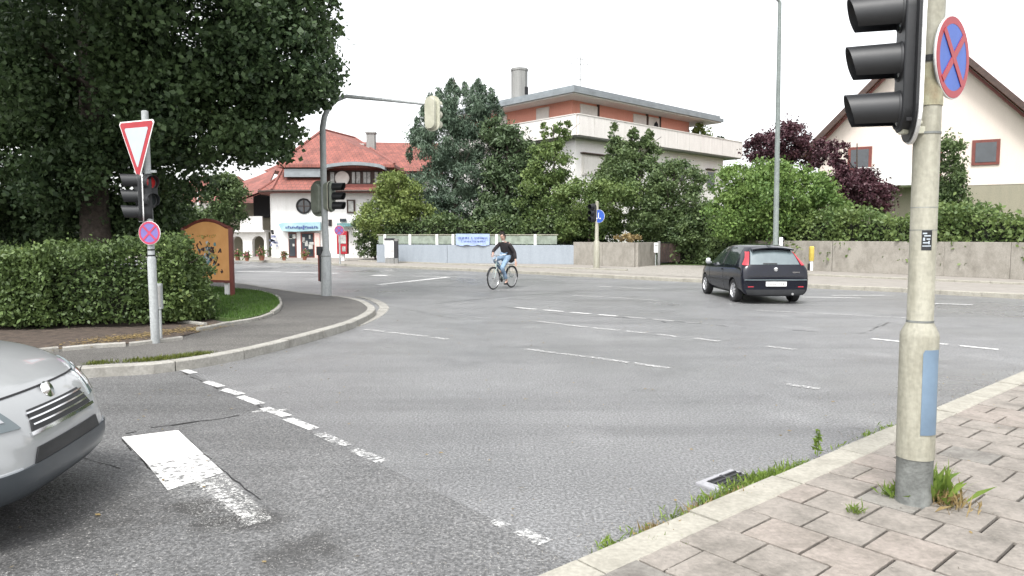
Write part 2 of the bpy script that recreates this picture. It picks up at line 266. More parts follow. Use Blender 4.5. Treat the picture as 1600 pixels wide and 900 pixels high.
# ------------------------------------------------------------------ object helpers
def tag(o, label=None, cat=None, group=None, kind=None):
    if label: o['label'] = label
    if cat: o['category'] = cat
    if group: o['group'] = group
    if kind: o['kind'] = kind
    return o
def thing(name, label, cat, loc=(0, 0, 0), rz=0, group=None, tilt=(0, 0)):
    o = bpy.data.objects.new(name, None); col.objects.link(o); o.empty_display_size = .2
    o.location = loc; o.rotation_euler = (tilt[0], tilt[1], rz); return tag(o, label, cat, group)
class MB:
    def __init__(s): s.v = []; s.f = []; s.m = []; s.uv = None
    def add(s, vs, fs, mi=0):
        n = len(s.v); s.v += [tuple(v) for v in vs]; s.f += [tuple(i + n for i in f) for f in fs]; s.m += [mi] * len(fs); return s
    def box(s, c, d, rz=0, mi=0, mat4=None):
        hx, hy, hz = d[0] / 2, d[1] / 2, d[2] / 2; ca, sa = math.cos(rz), math.sin(rz); vs = []
        for x, y, z in ((-hx, -hy, -hz), (hx, -hy, -hz), (hx, hy, -hz), (-hx, hy, -hz), (-hx, -hy, hz), (hx, -hy, hz), (hx, hy, hz), (-hx, hy, hz)):
            p = Vector((c[0] + x * ca - y * sa, c[1] + x * sa + y * ca, c[2] + z))
            vs.append(mat4 @ p if mat4 else p)
        return s.add(vs, ((0, 3, 2, 1), (4, 5, 6, 7), (0, 1, 5, 4), (1, 2, 6, 5), (2, 3, 7, 6), (3, 0, 4, 7)), mi)
    def bar(s, a, b, w, h, mi=0):
        a = Vector(a); b = Vector(b); d = b - a; q = d.to_track_quat('X', 'Z').to_matrix().to_4x4(); q.translation = (a + b) / 2
        return s.box((0, 0, 0), (d.length, w, h), 0, mi, q)
    def tube(s, pts, rad, seg=10, cap=True, mi=0):
        pts = [Vector(p) for p in pts]; n = len(pts)
        if not hasattr(rad, '__len__'): rad = [rad] * n
        vs = []; fs = []; up = None
        for i, p in enumerate(pts):
            t = (pts[min(i + 1, n - 1)] - pts[max(i - 1, 0)]).normalized()
            if up is None:
                up = Vector((0, 0, 1)) if abs(t.z) < .9 else Vector((1, 0, 0))
            a = t.cross(up)
            if a.length < 1e-4: a = t.orthogonal()
            a.normalize(); b = a.cross(t).normalized(); up = b
            for k in range(seg):
                w = 2 * math.pi * k / seg; vs.append(p + (a * math.cos(w) + b * math.sin(w)) * rad[i])
        for i in range(n - 1):
            for k in range(seg):
                k2 = (k + 1) % seg; fs.append((i * seg + k, i * seg + k2, (i + 1) * seg + k2, (i + 1) * seg + k))
        if cap: fs.append(tuple(reversed(range(seg)))); fs.append(tuple((n - 1) * seg + k for k in range(seg)))
        return s.add(vs, fs, mi)
    def lathe(s, prof, seg=24, mi=0, M4=None, cap=True):
        vs = []; fs = []; n = len(prof)
        for r, z in prof:
            for k in range(seg):
                w = 2 * math.pi * k / seg; p = Vector((r * math.cos(w), r * math.sin(w), z)); vs.append(M4 @ p if M4 else p)
        for i in range(n - 1):
            for k in range(seg):
                k2 = (k + 1) % seg; fs.append((i * seg + k, i * seg + k2, (i + 1) * seg + k2, (i + 1) * seg + k))
        if cap: fs.append(tuple(reversed(range(seg)))); fs.append(tuple((n - 1) * seg + k for k in range(seg)))
        return s.add(vs, fs, mi)
    def prism(s, poly, z0, z1, M4=None, mi=0):
        """poly: 2D points extruded from z0 to z1, then M4"""
        n = len(poly); area = sum(poly[i][0] * poly[(i + 1) % n][1] - poly[(i + 1) % n][0] * poly[i][1] for i in range(n))
        if area < 0: poly = list(reversed(poly))
        vs = [Vector((x, y, z0)) for x, y in poly] + [Vector((x, y, z1)) for x, y in poly]
        if M4: vs = [M4 @ v for v in vs]
        fs = [tuple(reversed(range(n))), tuple(range(n, 2 * n))] + [(i, (i + 1) % n, n + (i + 1) % n, n + i) for i in range(n)]
        return s.add(vs, fs, mi)
    def build(s, name, mats, parent=None, smooth=False, bevel=0, tri=False, loc=None, uvplan=False):
        me = bpy.data.meshes.new(name); vs = s.v
        if loc is not None: vs = [(v[0] - loc[0], v[1] - loc[1], v[2] - loc[2]) for v in vs]
        me.from_pydata([tuple(v) for v in vs], [], s.f)
        if not isinstance(mats, (list, tuple)): mats = [mats]
        for m_ in mats: me.materials.append(M[m_] if isinstance(m_, str) else m_)
        me.polygons.foreach_set('material_index', s.m)
        if tri:
            bm = bmesh.new(); bm.from_mesh(me); bmesh.ops.triangulate(bm, faces=bm.faces[:]); bm.to_mesh(me); bm.free()
        if uvplan: face_uv(me)
        me.update()
        o = bpy.data.objects.new(name, me); col.objects.link(o); o.parent = parent
        if loc is not None: o.location = loc
        if smooth: shade(me)
        if bevel:
            b = o.modifiers.new('bevel', 'BEVEL'); b.width = bevel; b.segments = 2; b.limit_method = 'ANGLE'; b.angle_limit = R(40)
        return o
def shade(me, ang=40):
    me.polygons.foreach_set('use_smooth', [True] * len(me.polygons))
    try:
        bm = bmesh.new(); bm.from_mesh(me)
        for e in bm.edges:
            if len(e.link_faces) == 2 and e.calc_face_angle(0) > R(ang): e.smooth = False
        bm.to_mesh(me); bm.free()
    except Exception: pass
def face_uv(me):
    """UV in metres: u horizontal, v up the slope of each face"""
    uv = me.uv_layers.new(name='uv')
    for p in me.polygons:
        n = p.normal; up = Vector((0, 0, 1)) - n * n.z
        if up.length < .05: up = Vector((0, 1, 0)); up -= n * up.dot(n)
        up.normalize(); u = up.cross(n)
        for li in p.loop_indices:
            c = me.vertices[me.loops[li].vertex_index].co; uv.data[li].uv = (c.dot(u), c.dot(up))
def struct(o): o['kind'] = 'structure'; return o
def copy_tree(o, parent=None):
    c = o.copy(); col.objects.link(c)
    if parent: c.parent = parent
    for ch in list(o.children): copy_tree(ch, c)
    return c
def smoothline(pts, n=8, closed=False):
    out = []; m = len(pts)
    for i in range(m - (0 if closed else 1)):
        p = [pts[(i + k) % m] if closed else pts[max(0, min(m - 1, i + k))] for k in (-1, 0, 1, 2)]
        for j in range(n):
            t = j / n; a = [.5 * ((2 * p[1][k]) + (-p[0][k] + p[2][k]) * t + (2 * p[0][k] - 5 * p[1][k] + 4 * p[2][k] - p[3][k]) * t * t + (-p[0][k] + 3 * p[1][k] - 3 * p[2][k] + p[3][k]) * t ** 3) for k in (0, 1)]
            out.append((a[0], a[1]))
    if not closed: out.append((pts[-1][0], pts[-1][1]))
    return out
def resample(pts, step):
    out = [Vector(pts[0][:2])]; acc = 0
    for i in range(len(pts) - 1):
        a = Vector(pts[i][:2]); b = Vector(pts[i + 1][:2]); L = (b - a).length
        if L < 1e-6: continue
        t = step - acc
        while t <= L: out.append(a + (b - a) * (t / L)); t += step
        acc = (acc + L) % step if True else 0
    return out
def kerb_line(name, pts, z0, z1, w, m='kerb', stone=1.0, gap=.012, side=1, jit=.006, seed=1):
    """real kerb stones along a ground line; width w to the left (side=1) of travel"""
    rnd = random.Random(seed); P = resample(pts, stone / 4); mb = MB(); k = 0
    nr = []
    for i in range(len(P)):
        t = (P[min(i + 1, len(P) - 1)] - P[max(i - 1, 0)]).normalized(); nr.append(Vector((-t.y, t.x)) * side)
    for i in range(0, len(P) - 4, 4):
        dz = rnd.uniform(-jit, jit); off = rnd.uniform(-jit, jit) - .014
        vs = []; fs = []
        for j in range(5):
            p = P[i + j].copy()
            if j == 4: p += (P[i + 3] - P[i + 4]).normalized() * gap
            a = p + nr[i + j] * off; b = p + nr[i + j] * (w + off)
            c = .012
            a2 = p + nr[i + j] * (off + c)
            vs += [(a.x, a.y, z0), (a.x, a.y, z1 - c + dz), (a2.x, a2.y, z1 + dz), (b.x, b.y, z1 + dz), (b.x, b.y, z0)]
        for j in range(4):
            for q in range(4): fs.append((j * 5 + q, (j + 1) * 5 + q, (j + 1) * 5 + q + 1, j * 5 + q + 1))
        fs.append((0, 1, 2, 3, 4)); fs.append((24, 23, 22, 21, 20))
        if side < 0: fs = [tuple(reversed(f)) for f in fs]
        mb.add(vs, fs)
    return struct(mb.build(name, m))
def sheet(name, poly, z, m, kind='structure', thick=0):
    mb = MB()
    if thick: mb.prism([(p[0], p[1]) for p in poly], z - thick, z)
    else:
        n = len(poly); area = sum(poly[i][0] * poly[(i + 1) % n][1] - poly[(i + 1) % n][0] * poly[i][1] for i in range(n))
        if area < 0: poly = list(reversed(poly))
        mb.add([(p[0], p[1], z) for p in poly], [tuple(range(n))])
    o = mb.build(name, m, tri=True); o['kind'] = kind; return o

# ------------------------------------------------------------------ ground, roads, pavements
sheet('ground', [(-900, -300), (900, -300), (900, 1500), (-900, 1500)], -.06, 'grass_ground')
# road: one big asphalt sheet (junction) with far kerb line cut by the raised pavements
sheet('road', [(-120, -25), (60, -25), (60, 5), (30, 22), (-6, 62), (-120, 75)], 0, 'asphalt')
# side road (approach from the left), darker asphalt, bounded by the dashed give-way line
e1 = [g(258, 566), g(300, 584), g(430, 645), g(520, 690), g(700, 778), g(835, 845), g(935, 905)]
side = [(p.x, p.y) for p in e1] + [(.9, 1.0), (1.5, -8), (-8, -20), (-40, -20), (-40, 9), tuple(g(-500, 610)[:2]), tuple(g(0, 588)[:2])]
sheet('side_road', side, .004, 'asphalt_dark')
# left pavement (corner)
ZL = .12
lp = [(-700, 640), (-300, 605), (0, 585), (150, 574), (250, 568), (350, 553), (430, 536), (500, 518), (550, 503), (580, 488), (584, 479), (566, 469), (535, 463), (490, 459), (430, 451), (365, 441), (250, 432), (50, 420), (-200, 410)]
lpw = smoothline([tuple(g(a, b, ZL)[:2]) for a, b in lp], 8)
far_l = lpw + [(-80, 40), (-80, 8)]
sheet('left_pavement', [(p[0], p[1]) for p in far_l], ZL, 'asphalt_walk', thick=.16)
kerb_line('left_kerb', lpw, -.05, ZL + .006, .16, 'kerb', 1.0, .015, 1, .006, 2)
# a lighter worn channel strip on the road side of the corner kerb
ch = smoothline([tuple(g(a, b, 0)[:2]) for a, b in [(480, 534), (540, 517), (580, 502), (602, 489), (606, 479), (590, 469), (560, 462)]], 8)
kerb_line('gutter_strip', ch, -.05, .012, .22, 'kerb', .5, .02, 1, .004, 5)
# far pavement beyond the crossing road
ZF = .12
fk = [(-500, 398), (0, 400), (300, 403), (420, 407), (500, 410), (560, 413.5), (640, 416), (760, 421), (900, 427.5), (1040, 434), (1160, 439), (1280, 445), (1400, 450), (1476, 454), (1700, 466), (2200, 500)]
fkw = smoothline([tuple(g(a, b, ZF)[:2]) for a, b in fk], 6)
sheet('far_pavement', [(p[0], p[1]) for p in fkw] + [(75, 0), (75, 75), (-140, 100)], ZF, 'paving', thick=.16)
kerb_line('far_kerb', fkw, -.05, ZF + .006, .18, 'kerb_pale', 1.0, .015, 1, .008, 3)
# second step between the cycle track and the footway
fk2 = [(560, 408.5), (640, 411), (760, 415.5), (900, 420.5), (1010, 424.5)]
k2 = smoothline([tuple(g(a, b, ZF)[:2]) for a, b in fk2], 6)
kerb_line('footway_edging', k2, .05, ZF + .07, .12, 'kerb_pale', 1.0, .01, 1, .004, 4)
fk3 = [(1262, 430.5), (1350, 434.5), (1476, 440), (1700, 449)]
k3 = smoothline([tuple(g(a, b, ZF)[:2]) for a, b in fk3], 6)
kerb_line('footway_edging', k3, .05, ZF + .07, .12, 'kerb_pale', 1.0, .01, 1, .004, 4)
# sandy verge between
vg = [(880, 421), (1000, 417), (1040, 412), (1110, 411), (1190, 424), (1262, 430), (1262, 441), (1150, 436), (1040, 431), (900, 424.5)]
sheet('gravel_verge', [tuple(g(a, b, ZF)[:2]) for a, b in vg], ZF + .008, 'gravel')
# gardens behind the far walls
sheet('garden_soil', [(-7.5, 41.5), (3.6, 39), (6.2, 35.5), (8, 36.5), (13, 34.5), (15.5, 29.5), (40, 6), (75, 30), (75, 110), (-7, 110)], ZF + .03, 'grass_ground')

# right pavement: slabs, kerb
ZR = .06
ki = [g(700, 1010, ZR), g(940, 902, ZR), g(1060, 844, ZR), g(1250, 755, ZR), g(1400, 691, ZR), g(1476, 668, ZR), g(1600, 640, ZR), g(1900, 600, ZR)]
kdir = (g(1400, 690, ZR) - g(940, 900, ZR)).normalized(); kn = Vector((kdir.y, -kdir.x, 0))       # kn points away from the road (to the right)
O = g(1060, 843, ZR)
ang = math.atan2(kdir.y, kdir.x)
def kp(a, b, z=0): return O + kdir * a + kn * b + Vector((0, 0, z - ZR))
sheet('right_pavement_bed', [kp(-9, 0)[:2], kp(40, 0)[:2], kp(40, 30)[:2], kp(-9, 30)[:2]], ZR - .02, 'slab_joint', thick=.1)
rnd = random.Random(5); mb = MB(); S = .33
for i in range(-26, 60):
    for j in range(0, 26):
        a0 = i * S + rnd.uniform(-.003, .003); b0 = (j - 1 + (.5 if i % 2 else 0)) * S + .006
        b1 = b0 + S - .016
        if b1 < .05: continue
        b0 = max(b0, .006)
        c = kp(a0, 0)
        if c.y > 14: continue
        dz = rnd.uniform(-.003, .003); t1 = rnd.uniform(-.003, .003); t2 = rnd.uniform(-.003, .003); A = a0 + S - rnd.uniform(.013, .018)
        e = .003; zt = ZR + dz
        top = [kp(a0 + e, b0 + e, zt), kp(A - e, b0 + e, zt + t1), kp(A - e, b1 - e, zt + t1 + t2), kp(a0 + e, b1 - e, zt + t2)]
        rim = [kp(a0, b0, zt - e), kp(A, b0, zt - e + t1), kp(A, b1, zt - e + t1 + t2), kp(a0, b1, zt - e + t2)]
        bot = [kp(a0, b0, ZR - .03), kp(A, b0, ZR - .03), kp(A, b1, ZR - .03), kp(a0, b1, ZR - .03)]
        mi = 0
        r_ = rnd.random(); mi = 1 if r_ < .2 else (2 if r_ < .27 else 0)
        mb.add(top + rim + bot, ((3, 2, 1, 0), (0, 1, 5, 4), (1, 2, 6, 5), (2, 3, 7, 6), (3, 0, 4, 7), (4, 5, 9, 8), (5, 6, 10, 9), (6, 7, 11, 10), (7, 4, 8, 11)), mi)
M['slab2'] = streakmat('paving_slab_pink', (.265, .232, .205), (.14, .125, .105), .85, .9, .8, (3, 3, 3))
M['slab3'] = streakmat('paving_slab_grey', (.21, .20, .18), (.11, .10, .09), .85, .9, .8, (3, 3, 3))
o = mb.build('right_pavement_slabs', ['slab', 'slab2', 'slab3']); struct(o)
bm = bmesh.new(); bm.from_mesh(o.data); bmesh.ops.recalc_face_normals(bm, faces=bm.faces[:]); bm.to_mesh(o.data); bm.free()
kerb_line('right_kerb', [kp(a, -.004)[:2] for a in np.arange(-8, 24, .25)], -.05, ZR + .004, .2, 'kerb_pale', .93, .014, 1, .007, 8)

# ------------------------------------------------------------------ road markings
mk = {'paint': MB(), 'paint_worn': MB(), 'paint_faint': MB()}
def mline(x0, y0, x1, y1, w, m='paint', z=.008):
    a = g(x0, y0, z); b = g(x1, y1, z); t = (b - a).normalized(); n = Vector((-t.y, t.x, 0)) * (w / 2); k = max(1, int((b - a).length / .5))
    for i in range(k):
        p = a + (b - a) * (i / k); q = a + (b - a) * ((i + 1) / k)
        mk[m].add([p - n, q - n, q + n, p + n], [(0, 1, 2, 3)])
for d in [(262, 568, 284, 575), (284, 577, 303, 583), (322, 596, 346, 604), (348, 608, 377, 616), (375, 619, 407, 631), (412, 637, 449, 650), (449, 654, 491, 670), (499, 677, 541, 696), (552, 702, 600, 722)]:
    mline(*d, .10, 'paint' if d[0] < 480 else 'paint_worn')
mline(772, 812, 790, 822, .08, 'paint_worn'); mline(812, 828, 852, 848, .10, 'paint_worn')
mline(392, 643, 452, 640, .07, 'paint_worn')
# stop bar with its worn tail
def mpoly(pts, m, z=.009): mk[m].add([g(a, b, z) for a, b in pts], [tuple(reversed(range(len(pts))))])
M['paint_solid'] = paintmat('paint_solid', (.72, .71, .69), .33, 25); mk['paint_solid'] = MB(); mpoly([(190, 683), (278, 672), (318, 709), (232, 727)], 'paint_solid'); mpoly([(232, 727.4), (318, 709.4), (350, 738), (262, 766)], 'paint'); M['paint_tail'] = paintmat('paint_tail', (.60, .60, .58), .55, 55)
mk['paint_tail'] = MB(); M['paint_trace'] = paintmat('paint_trace', (.50, .50, .48), .60, 60); mk['paint_trace'] = MB(); mpoly([(262, 766.4), (302, 754), (385, 822), (335, 838)], 'paint_trace'); mpoly([(302, 754.2), (350, 738.4), (428, 812), (386, 822)], 'paint_tail')
mpoly([(300, 750), (318, 744), (398, 808), (382, 812)], 'paint_worn', .012)
# long lines across the junction
for x0, y0, x1, y1 in [(570, 514.5, 600, 518), (608, 519, 668, 525.5), (676, 527, 700, 530)]: mline(x0, y0, x1, y1, .11, 'paint_worn')
for x0, y0, x1, y1 in [(822, 545, 868, 551), (872, 551.5, 916, 557), (922, 557.5, 982, 566), (990, 567, 1046, 575)]: mline(x0, y0, x1, y1, .10, 'paint_worn')
mline(1229, 600, 1280, 607, .09, 'paint_worn')
for i, x in enumerate(range(806, 1060, 43)): mline(x, 481 + (x - 813) * .085, x + 31, 481 + (x + 31 - 813) * .085, .13, 'paint' if i < 4 else 'paint_worn')
for x in (1070, 1120): mline(x, 503 + (x - 1070) * .085, x + 35, 503 + (x - 1035) * .085, .11, 'paint_faint')
for x0, y0, x1, y1 in [(840, 502, 878, 506), (880, 507, 918, 511), (926, 512, 968, 516), (978, 517, 1010, 520.5), (1026, 522, 1060, 526), (1084, 528, 1124, 533), (1198, 541, 1244, 546)]: mline(x0, y0, x1, y1, .12, 'paint_worn')
mline(1362, 529, 1412, 534, .12, 'paint'); mline(1462, 536, 1480, 538, .12, 'paint'); mline(1500, 540, 1560, 546, .12, 'paint')
mline(1182, 484.5, 1330, 492, .10, 'paint_worn'); mline(1336, 492.5, 1428, 497, .11, 'paint_worn')
for x0, y0, x1, y1 in [(896, 461.5, 945, 464), (952, 464.5, 990, 466.5), (995, 467, 1030, 469.5)]: mline(x0, y0, x1, y1, .13, 'paint_worn')
for x0, y0, x1, y1 in [(936, 447, 956, 448.5), (966, 448.5, 982, 449.5), (984, 450, 1025, 451.5)]: mline(x0, y0, x1, y1, .22, 'paint_worn')
mline(1252, 464, 1345, 465.5, .14, 'paint'); mline(1300, 461.5, 1382, 461.5, .12, 'paint'); mline(1455, 474, 1520, 476, .14, 'paint')
for x0, y0, x1, y1 in [(700, 490, 730, 493), (733, 494, 757, 497), (640, 488, 672, 488), (596, 492, 628, 490)]: mline(x0, y0, x1, y1, .11, 'paint_faint')
# far left markings of the crossing road
for x0, y0, x1, y1 in [(370, 424, 440, 425), (446, 425.3, 530, 427)]: mline(x0, y0, x1, y1, .35, 'paint')
mline(583, 430, 606, 430.5, .6, 'paint'); mline(368, 434, 430, 436, .14, 'paint_worn'); mline(432, 446, 470, 446, .12, 'paint_worn')
mline(530, 451, 610, 446, .25, 'paint_worn'); mline(590, 445, 700, 433, .28, 'paint'); mline(640, 431, 735, 433.5, .3, 'paint_worn')
mline(600, 441.5, 655, 440, .2, 'paint_faint'); mline(380, 415, 430, 417, .3, 'paint_worn'); mline(300, 421, 365, 424, .35, 'paint_worn')
mline(820, 460, 870, 457, .12, 'paint_faint'); mline(760, 470, 815, 463, .12, 'paint_faint'); mline(700, 476, 745, 472, .12, 'paint_faint')
for k in mk: struct(mk[k].build('road_marking', k))
# seams and cracks
tm = MB()
def seam(pts, w, seed=0):
    rn = random.Random(seed); P = [g(a, b, .0065 if w < .05 else .007) for a, b in pts]; out = []
    for i in range(len(P) - 1):
        L = (P[i + 1] - P[i]).length; k = max(1, int(L / .12))
        for j in range(k): out.append(P[i].lerp(P[i + 1], j / k) + Vector((rn.gauss(0, w * .6), rn.gauss(0, w * .6), 0)))
    for i in range(len(out) - 1):
        t = (out[i + 1] - out[i]).normalized(); n = Vector((-t.y, t.x, 0)) * (w / 2 * rn.uniform(.35, 1.2))
        if rn.random() < .14: continue
        tm.add([out[i] - n, out[i + 1] - n, out[i + 1] + n, out[i] + n], [(0, 1, 2, 3)])
seam([(188, 679), (240, 668), (310, 658), (400, 646)], .035, 1)
seam([(188, 686), (242, 736), (262, 765)], .012, 2)
seam([(260, 569), (300, 588), (420, 640)], .02, 3)
seam([(280, 676), (345, 732), (420, 790)], .012, 4)
seam([(124, 712), (220, 742), (235, 730)], .008, 5)
seam([(780, 478), (880, 492), (1000, 497), (1090, 505), (1200, 516)], .02, 6)
seam([(960, 494), (990, 498)], .06, 7); seam([(1035, 502), (1046, 505)], .05, 7)
seam([(1240, 516), (1290, 519)], .035, 8); seam([(1336, 522), (1352, 519), (1392, 503)], .03, 9)
seam([(650, 478), (700, 472), (800, 462), (900, 456)], .02, 10)
seam([(560, 470), (640, 484), (720, 500)], .015, 11)
o = struct(tm.build('asphalt_cracks', 'tar'))

# ------------------------------------------------------------------ foliage machinery
def leaves_mesh(P, size, seed, aspect=1.5, up=0.0, flat=.0, jit=.35):
    rs = np.random.RandomState(seed); n = len(P)
    d = rs.normal(size=(n, 3)); d[:, 2] = d[:, 2] * (1 - flat) + up * 1.6; d /= np.linalg.norm(d, axis=1)[:, None]
    q = rs.normal(size=(n, 3)); w = np.cross(d, q); w /= np.linalg.norm(w, axis=1)[:, None]
    s = (size * (1 + jit * rs.normal(size=n)).clip(.4, 2))[:, None]
    L = d * s * aspect * .5; W = w * s * .5
    V = np.stack([P - L, P + W * .9 - L * .15, P + L, P - W * .9 - L * .15], 1).reshape(-1, 3)
    return V
def mesh_quads(name, V, m):
    me = bpy.data.meshes.new(name); n = len(V) // 4
    me.vertices.add(len(V)); me.vertices.foreach_set('co', V.astype(np.float32).ravel())
    me.loops.add(4 * n); me.loops.foreach_set('vertex_index', np.arange(4 * n, dtype=np.int32))
    me.polygons.add(n); me.polygons.foreach_set('loop_start', np.arange(0, 4 * n, 4, dtype=np.int32))
    try: me.polygons.foreach_set('loop_total', np.full(n, 4, dtype=np.int32))
    except Exception: pass
    me.update(calc_edges=True); me.materials.append(M[m]); return me
def crown_points(ells, n, seed, sub=.22, shell=.55, ksub=26, stray=.12):
    rs = np.random.RandomState(seed); out = []
    wt = np.array([(e[3] * e[5]) ** 1.0 for e in ells]); wt = wt / wt.sum()
    for e, w in zip(ells, wt):
        c = np.array(e[:3]); r = np.array(e[3:6]); k = int(n * w); K = max(6, int(ksub))
        d = rs.normal(size=(K, 3)); d /= np.linalg.norm(d, axis=1)[:, None]
        rad = shell + (1 - shell) * rs.rand(K) ** .6
        cen = c + d * r * rad[:, None] * .92
        sr = sub * r.mean() * (0.6 + .8 * rs.rand(K))
        idx = rs.randint(0, K, k); off = rs.normal(size=(k, 3)) * .62; off[:, 2] *= .7
        p = cen[idx] + off * sr[idx][:, None]
        ks = int(k * stray); d2 = rs.normal(size=(ks, 3)); d2 /= np.linalg.norm(d2, axis=1)[:, None]
        p[:ks] = c + d2 * r * (rs.rand(ks) ** .45)[:, None]
        out.append(p)
    return np.concatenate(out)
def trunk(root, x, z_top, r, spread, seed, limbs=5, lean=(0, 0), name='trunk', z0=-.05):
    rn = random.Random(seed); mb = MB()
    pts = [(lean[0] * t + rn.uniform(-.05, .05) * (t > 0), lean[1] * t, z0 + (z_top - z0) * t) for t in (0, .25, .5, .75, 1)]
    mb.tube(pts, [r * 1.25, r, r * .8, r * .55, r * .25], 9)
    for i in range(limbs):
        t = rn.uniform(.35, .9); b = Vector((lean[0] * t, lean[1] * t, z0 + (z_top - z0) * t)); a = 2 * math.pi * i / limbs + rn.uniform(-.4, .4)
        L = spread * rn.uniform(.6, 1); e = b + Vector((math.cos(a) * L, math.sin(a) * L, L * rn.uniform(.3, .8)))
        m_ = b.lerp(e, .5) + Vector((0, 0, -.1 * L)); mb.tube([b, m_, e], [r * .45 * (1.2 - t), r * .28 * (1.2 - t) + .01, .012], 6)
    return mb.build(name, 'bark', root, smooth=True)
def tree(name, label, cat, ells, n, leaf, m, seed, base=None, tr=.12, group=None, aspect=1.5, up=0, sub=.22, ksub=26, shell=.55, zb=ZF, limbs=6, extra=None, stray=.12, flat=0):
    """ells: (px, py, rx_px, ry_px, Y, depth radius m)"""
    E = []
    for (px, py, rx, ry, Y, dr) in ells:
        c = at(px, py, Y); E.append((c.x, c.y, c.z, rx * Y / F, dr, ry * Y / F))
    if base is None:
        zs = min(E, key=lambda e: e[2]); base = (sum(e[0] for e in E) / len(E), sum(e[1] for e in E) / len(E))
    root = thing(name, label, cat, (base[0], base[1], zb), 0, group)
    n = int(n * 1.9); leaf = leaf * .74; P = crown_points(E, n, seed, sub, shell, ksub, stray); P = P - np.array([base[0], base[1], zb]); P = P[P[:, 2] > .05]
    V = leaves_mesh(P, leaf, seed + 1, aspect, up, flat); me = mesh_quads('crown', V, m)
    o = bpy.data.objects.new('crown', me); col.objects.link(o); o.parent = root
    top = max(e[2] + e[5] * .6 for e in E) - zb; sp = max(e[3] for e in E) * .9
    trunk(root, 0, top, tr, sp, seed, limbs)
    return root

# ------------------------------------------------------------------ left building (inn and shop)
def facade(mb, poly, Y, depth, mi=0):
    """poly of (X,Z) extruded from Y to Y+depth"""
    M4 = Matrix(((1, 0, 0, 0), (0, 0, 1, Y), (0, 1, 0, 0), (0, 0, 0, 1)))
    mb.prism(poly, 0, depth, M4, mi)
def fixn(o):
    bm = bmesh.new(); bm.from_mesh(o.data); bmesh.ops.recalc_face_normals(bm, faces=bm.faces[:]); bm.to_mesh(o.data); bm.free(); return o
YB = 49.0
inn = thing('inn_building', 'white plastered inn and shop with tiled hip roofs and round window', 'building', (ux(500, YB), YB, ZF))
def LB(mb, name, m, parent=inn, **k):
    w = Matrix.Translation(-Vector(inn.location)); mb.v = [tuple(w @ Vector(v)) for v in mb.v]; return fixn(mb.build(name, m, parent, **k))
X = lambda px, Y=YB: ux(px, Y)
Z = lambda py, Y=YB: uz(py, Y)
mb = MB(); fp = [(X(412), 52)]
for a in range(0, 91, 10): fp.append((X(412) + 1.6 * (1 - math.cos(R(a))), 49 + 1.8 * (1 - math.sin(R(a)))))
fp += [(X(600), 49), (X(600), 61), (X(412), 61)]
mb.prism(fp, 0.02, Z(297)); LB(mb, 'wall', 'white_wall')
# lower skirt roof
mb = MB(); zE, zT = Z(298), Z(268)
def ring(off, z, dx=0): return [(X(412) - off, 61, z), (X(412) - off, 51.0 - off * .2, z), (X(418) - off * .7, 49.6 - off * .8, z), (X(432), 49 - off, z), (X(507), 49 - off, z), (X(509), 49 - off, z), (X(608) + off, 49 - off, z), (X(608) + off, 61, z)]
a = ring(.75, zE); b = ring(-1.9, zT + .5); zq = Z(289.5); b[5] = (X(509), 49.75, zq); b[6] = (X(606), 49.75, zq); b[7] = (X(606), 61, zq); b[4] = (X(507), 50.4, zT + .3); c = [(p[0], p[1], p[2] - .16) for p in a]
n = len(a); mb.add(a + b + c, [(i, i + 1, n + i + 1, n + i) for i in range(n - 1)] + [(2 * n + i, 2 * n + i + 1, i + 1, i) for i in range(n - 1)] + [tuple(2 * n + i for i in reversed(range(n)))])
LB(mb, 'lower_roof', 'tiles', uvplan=True)
mb = MB()
for q0_, q1_ in (((X(436), 48.9, Z(257)), tuple(at(505, 203, 54.0))), ((X(618), 48.9, Z(257)), (at(505, 203, 54.0).x + 1.4, 58.5, at(505, 203, 54.0).z)), (tuple(at(505, 203, 54.0)), (at(505, 203, 54.0).x + 1.4, 58.5, at(505, 203, 54.0).z)), (a[2], b[2]), (a[3], b[3])): mb.tube([Vector(q0_) + Vector((0, 0, .04)), Vector(q1_) + Vector((0, 0, .04))], .09, 6)
LB(mb, 'ridge_tiles', mat('ridge_tile', (.22, .085, .07), .8))
mb = MB(); mb.tube([Vector(p) + Vector((0, -.08, -.05)) for p in a[1:7]], .07, 8); LB(mb, 'gutter', 'darkwood')
# upper storey body & band of windows
mb = MB(); mb.box(((X(445) + X(604)) / 2, 55.2, (Z(297) + Z(255)) / 2), (X(604) - X(445), 10.5, Z(255) - Z(297)), 0); LB(mb, 'upper_wall', 'darkwood')
mb = MB()
for p0, p1, mi in [(512, 521, 0), (524, 544, 1), (548, 555, 1), (557, 563, 1), (566, 576, 1), (577, 585, 1), (590, 594, 1)]:
    pass
for i, (p0, p1) in enumerate([(513, 519), (547, 552), (554, 560), (565, 570), (571, 576), (583, 588), (591, 595)]):
    w = MB(); w.box(((X(p0) + X(p1)) / 2, 49.9, (Z(267) + Z(285)) / 2), (X(p1) - X(p0), .06, Z(267) - Z(285))); wo_ = LB(w, 'window', 'glass_pale')
mb = MB(); mb.lathe([(.02, -.06), (.46, -.06), (.5, -.03), (.5, .03), (.46, .05), (.02, .05)], 28, M4=Matrix.Translation((X(532), 49.8, Z(277))) @ Matrix.Rotation(R(90), 4, 'X')); LB(mb, 'clock_disc', 'shutter')
mb = MB(); mb.box(((X(510) + X(598)) / 2, 49.6, Z(290)), (X(598) - X(510), .5, .25)); mb.box(((X(510) + X(598)) / 2, 49.85, Z(263)), (X(598) - X(510), .16, .12)); LB(mb, 'window_beam', 'redwood')
mb = MB(); mb.box(((X(446) + X(505)) / 2, 49.5, Z(270)), (X(505) - X(446), .9, .55)); LB(mb, 'roof_terrace_rail', 'zinc')
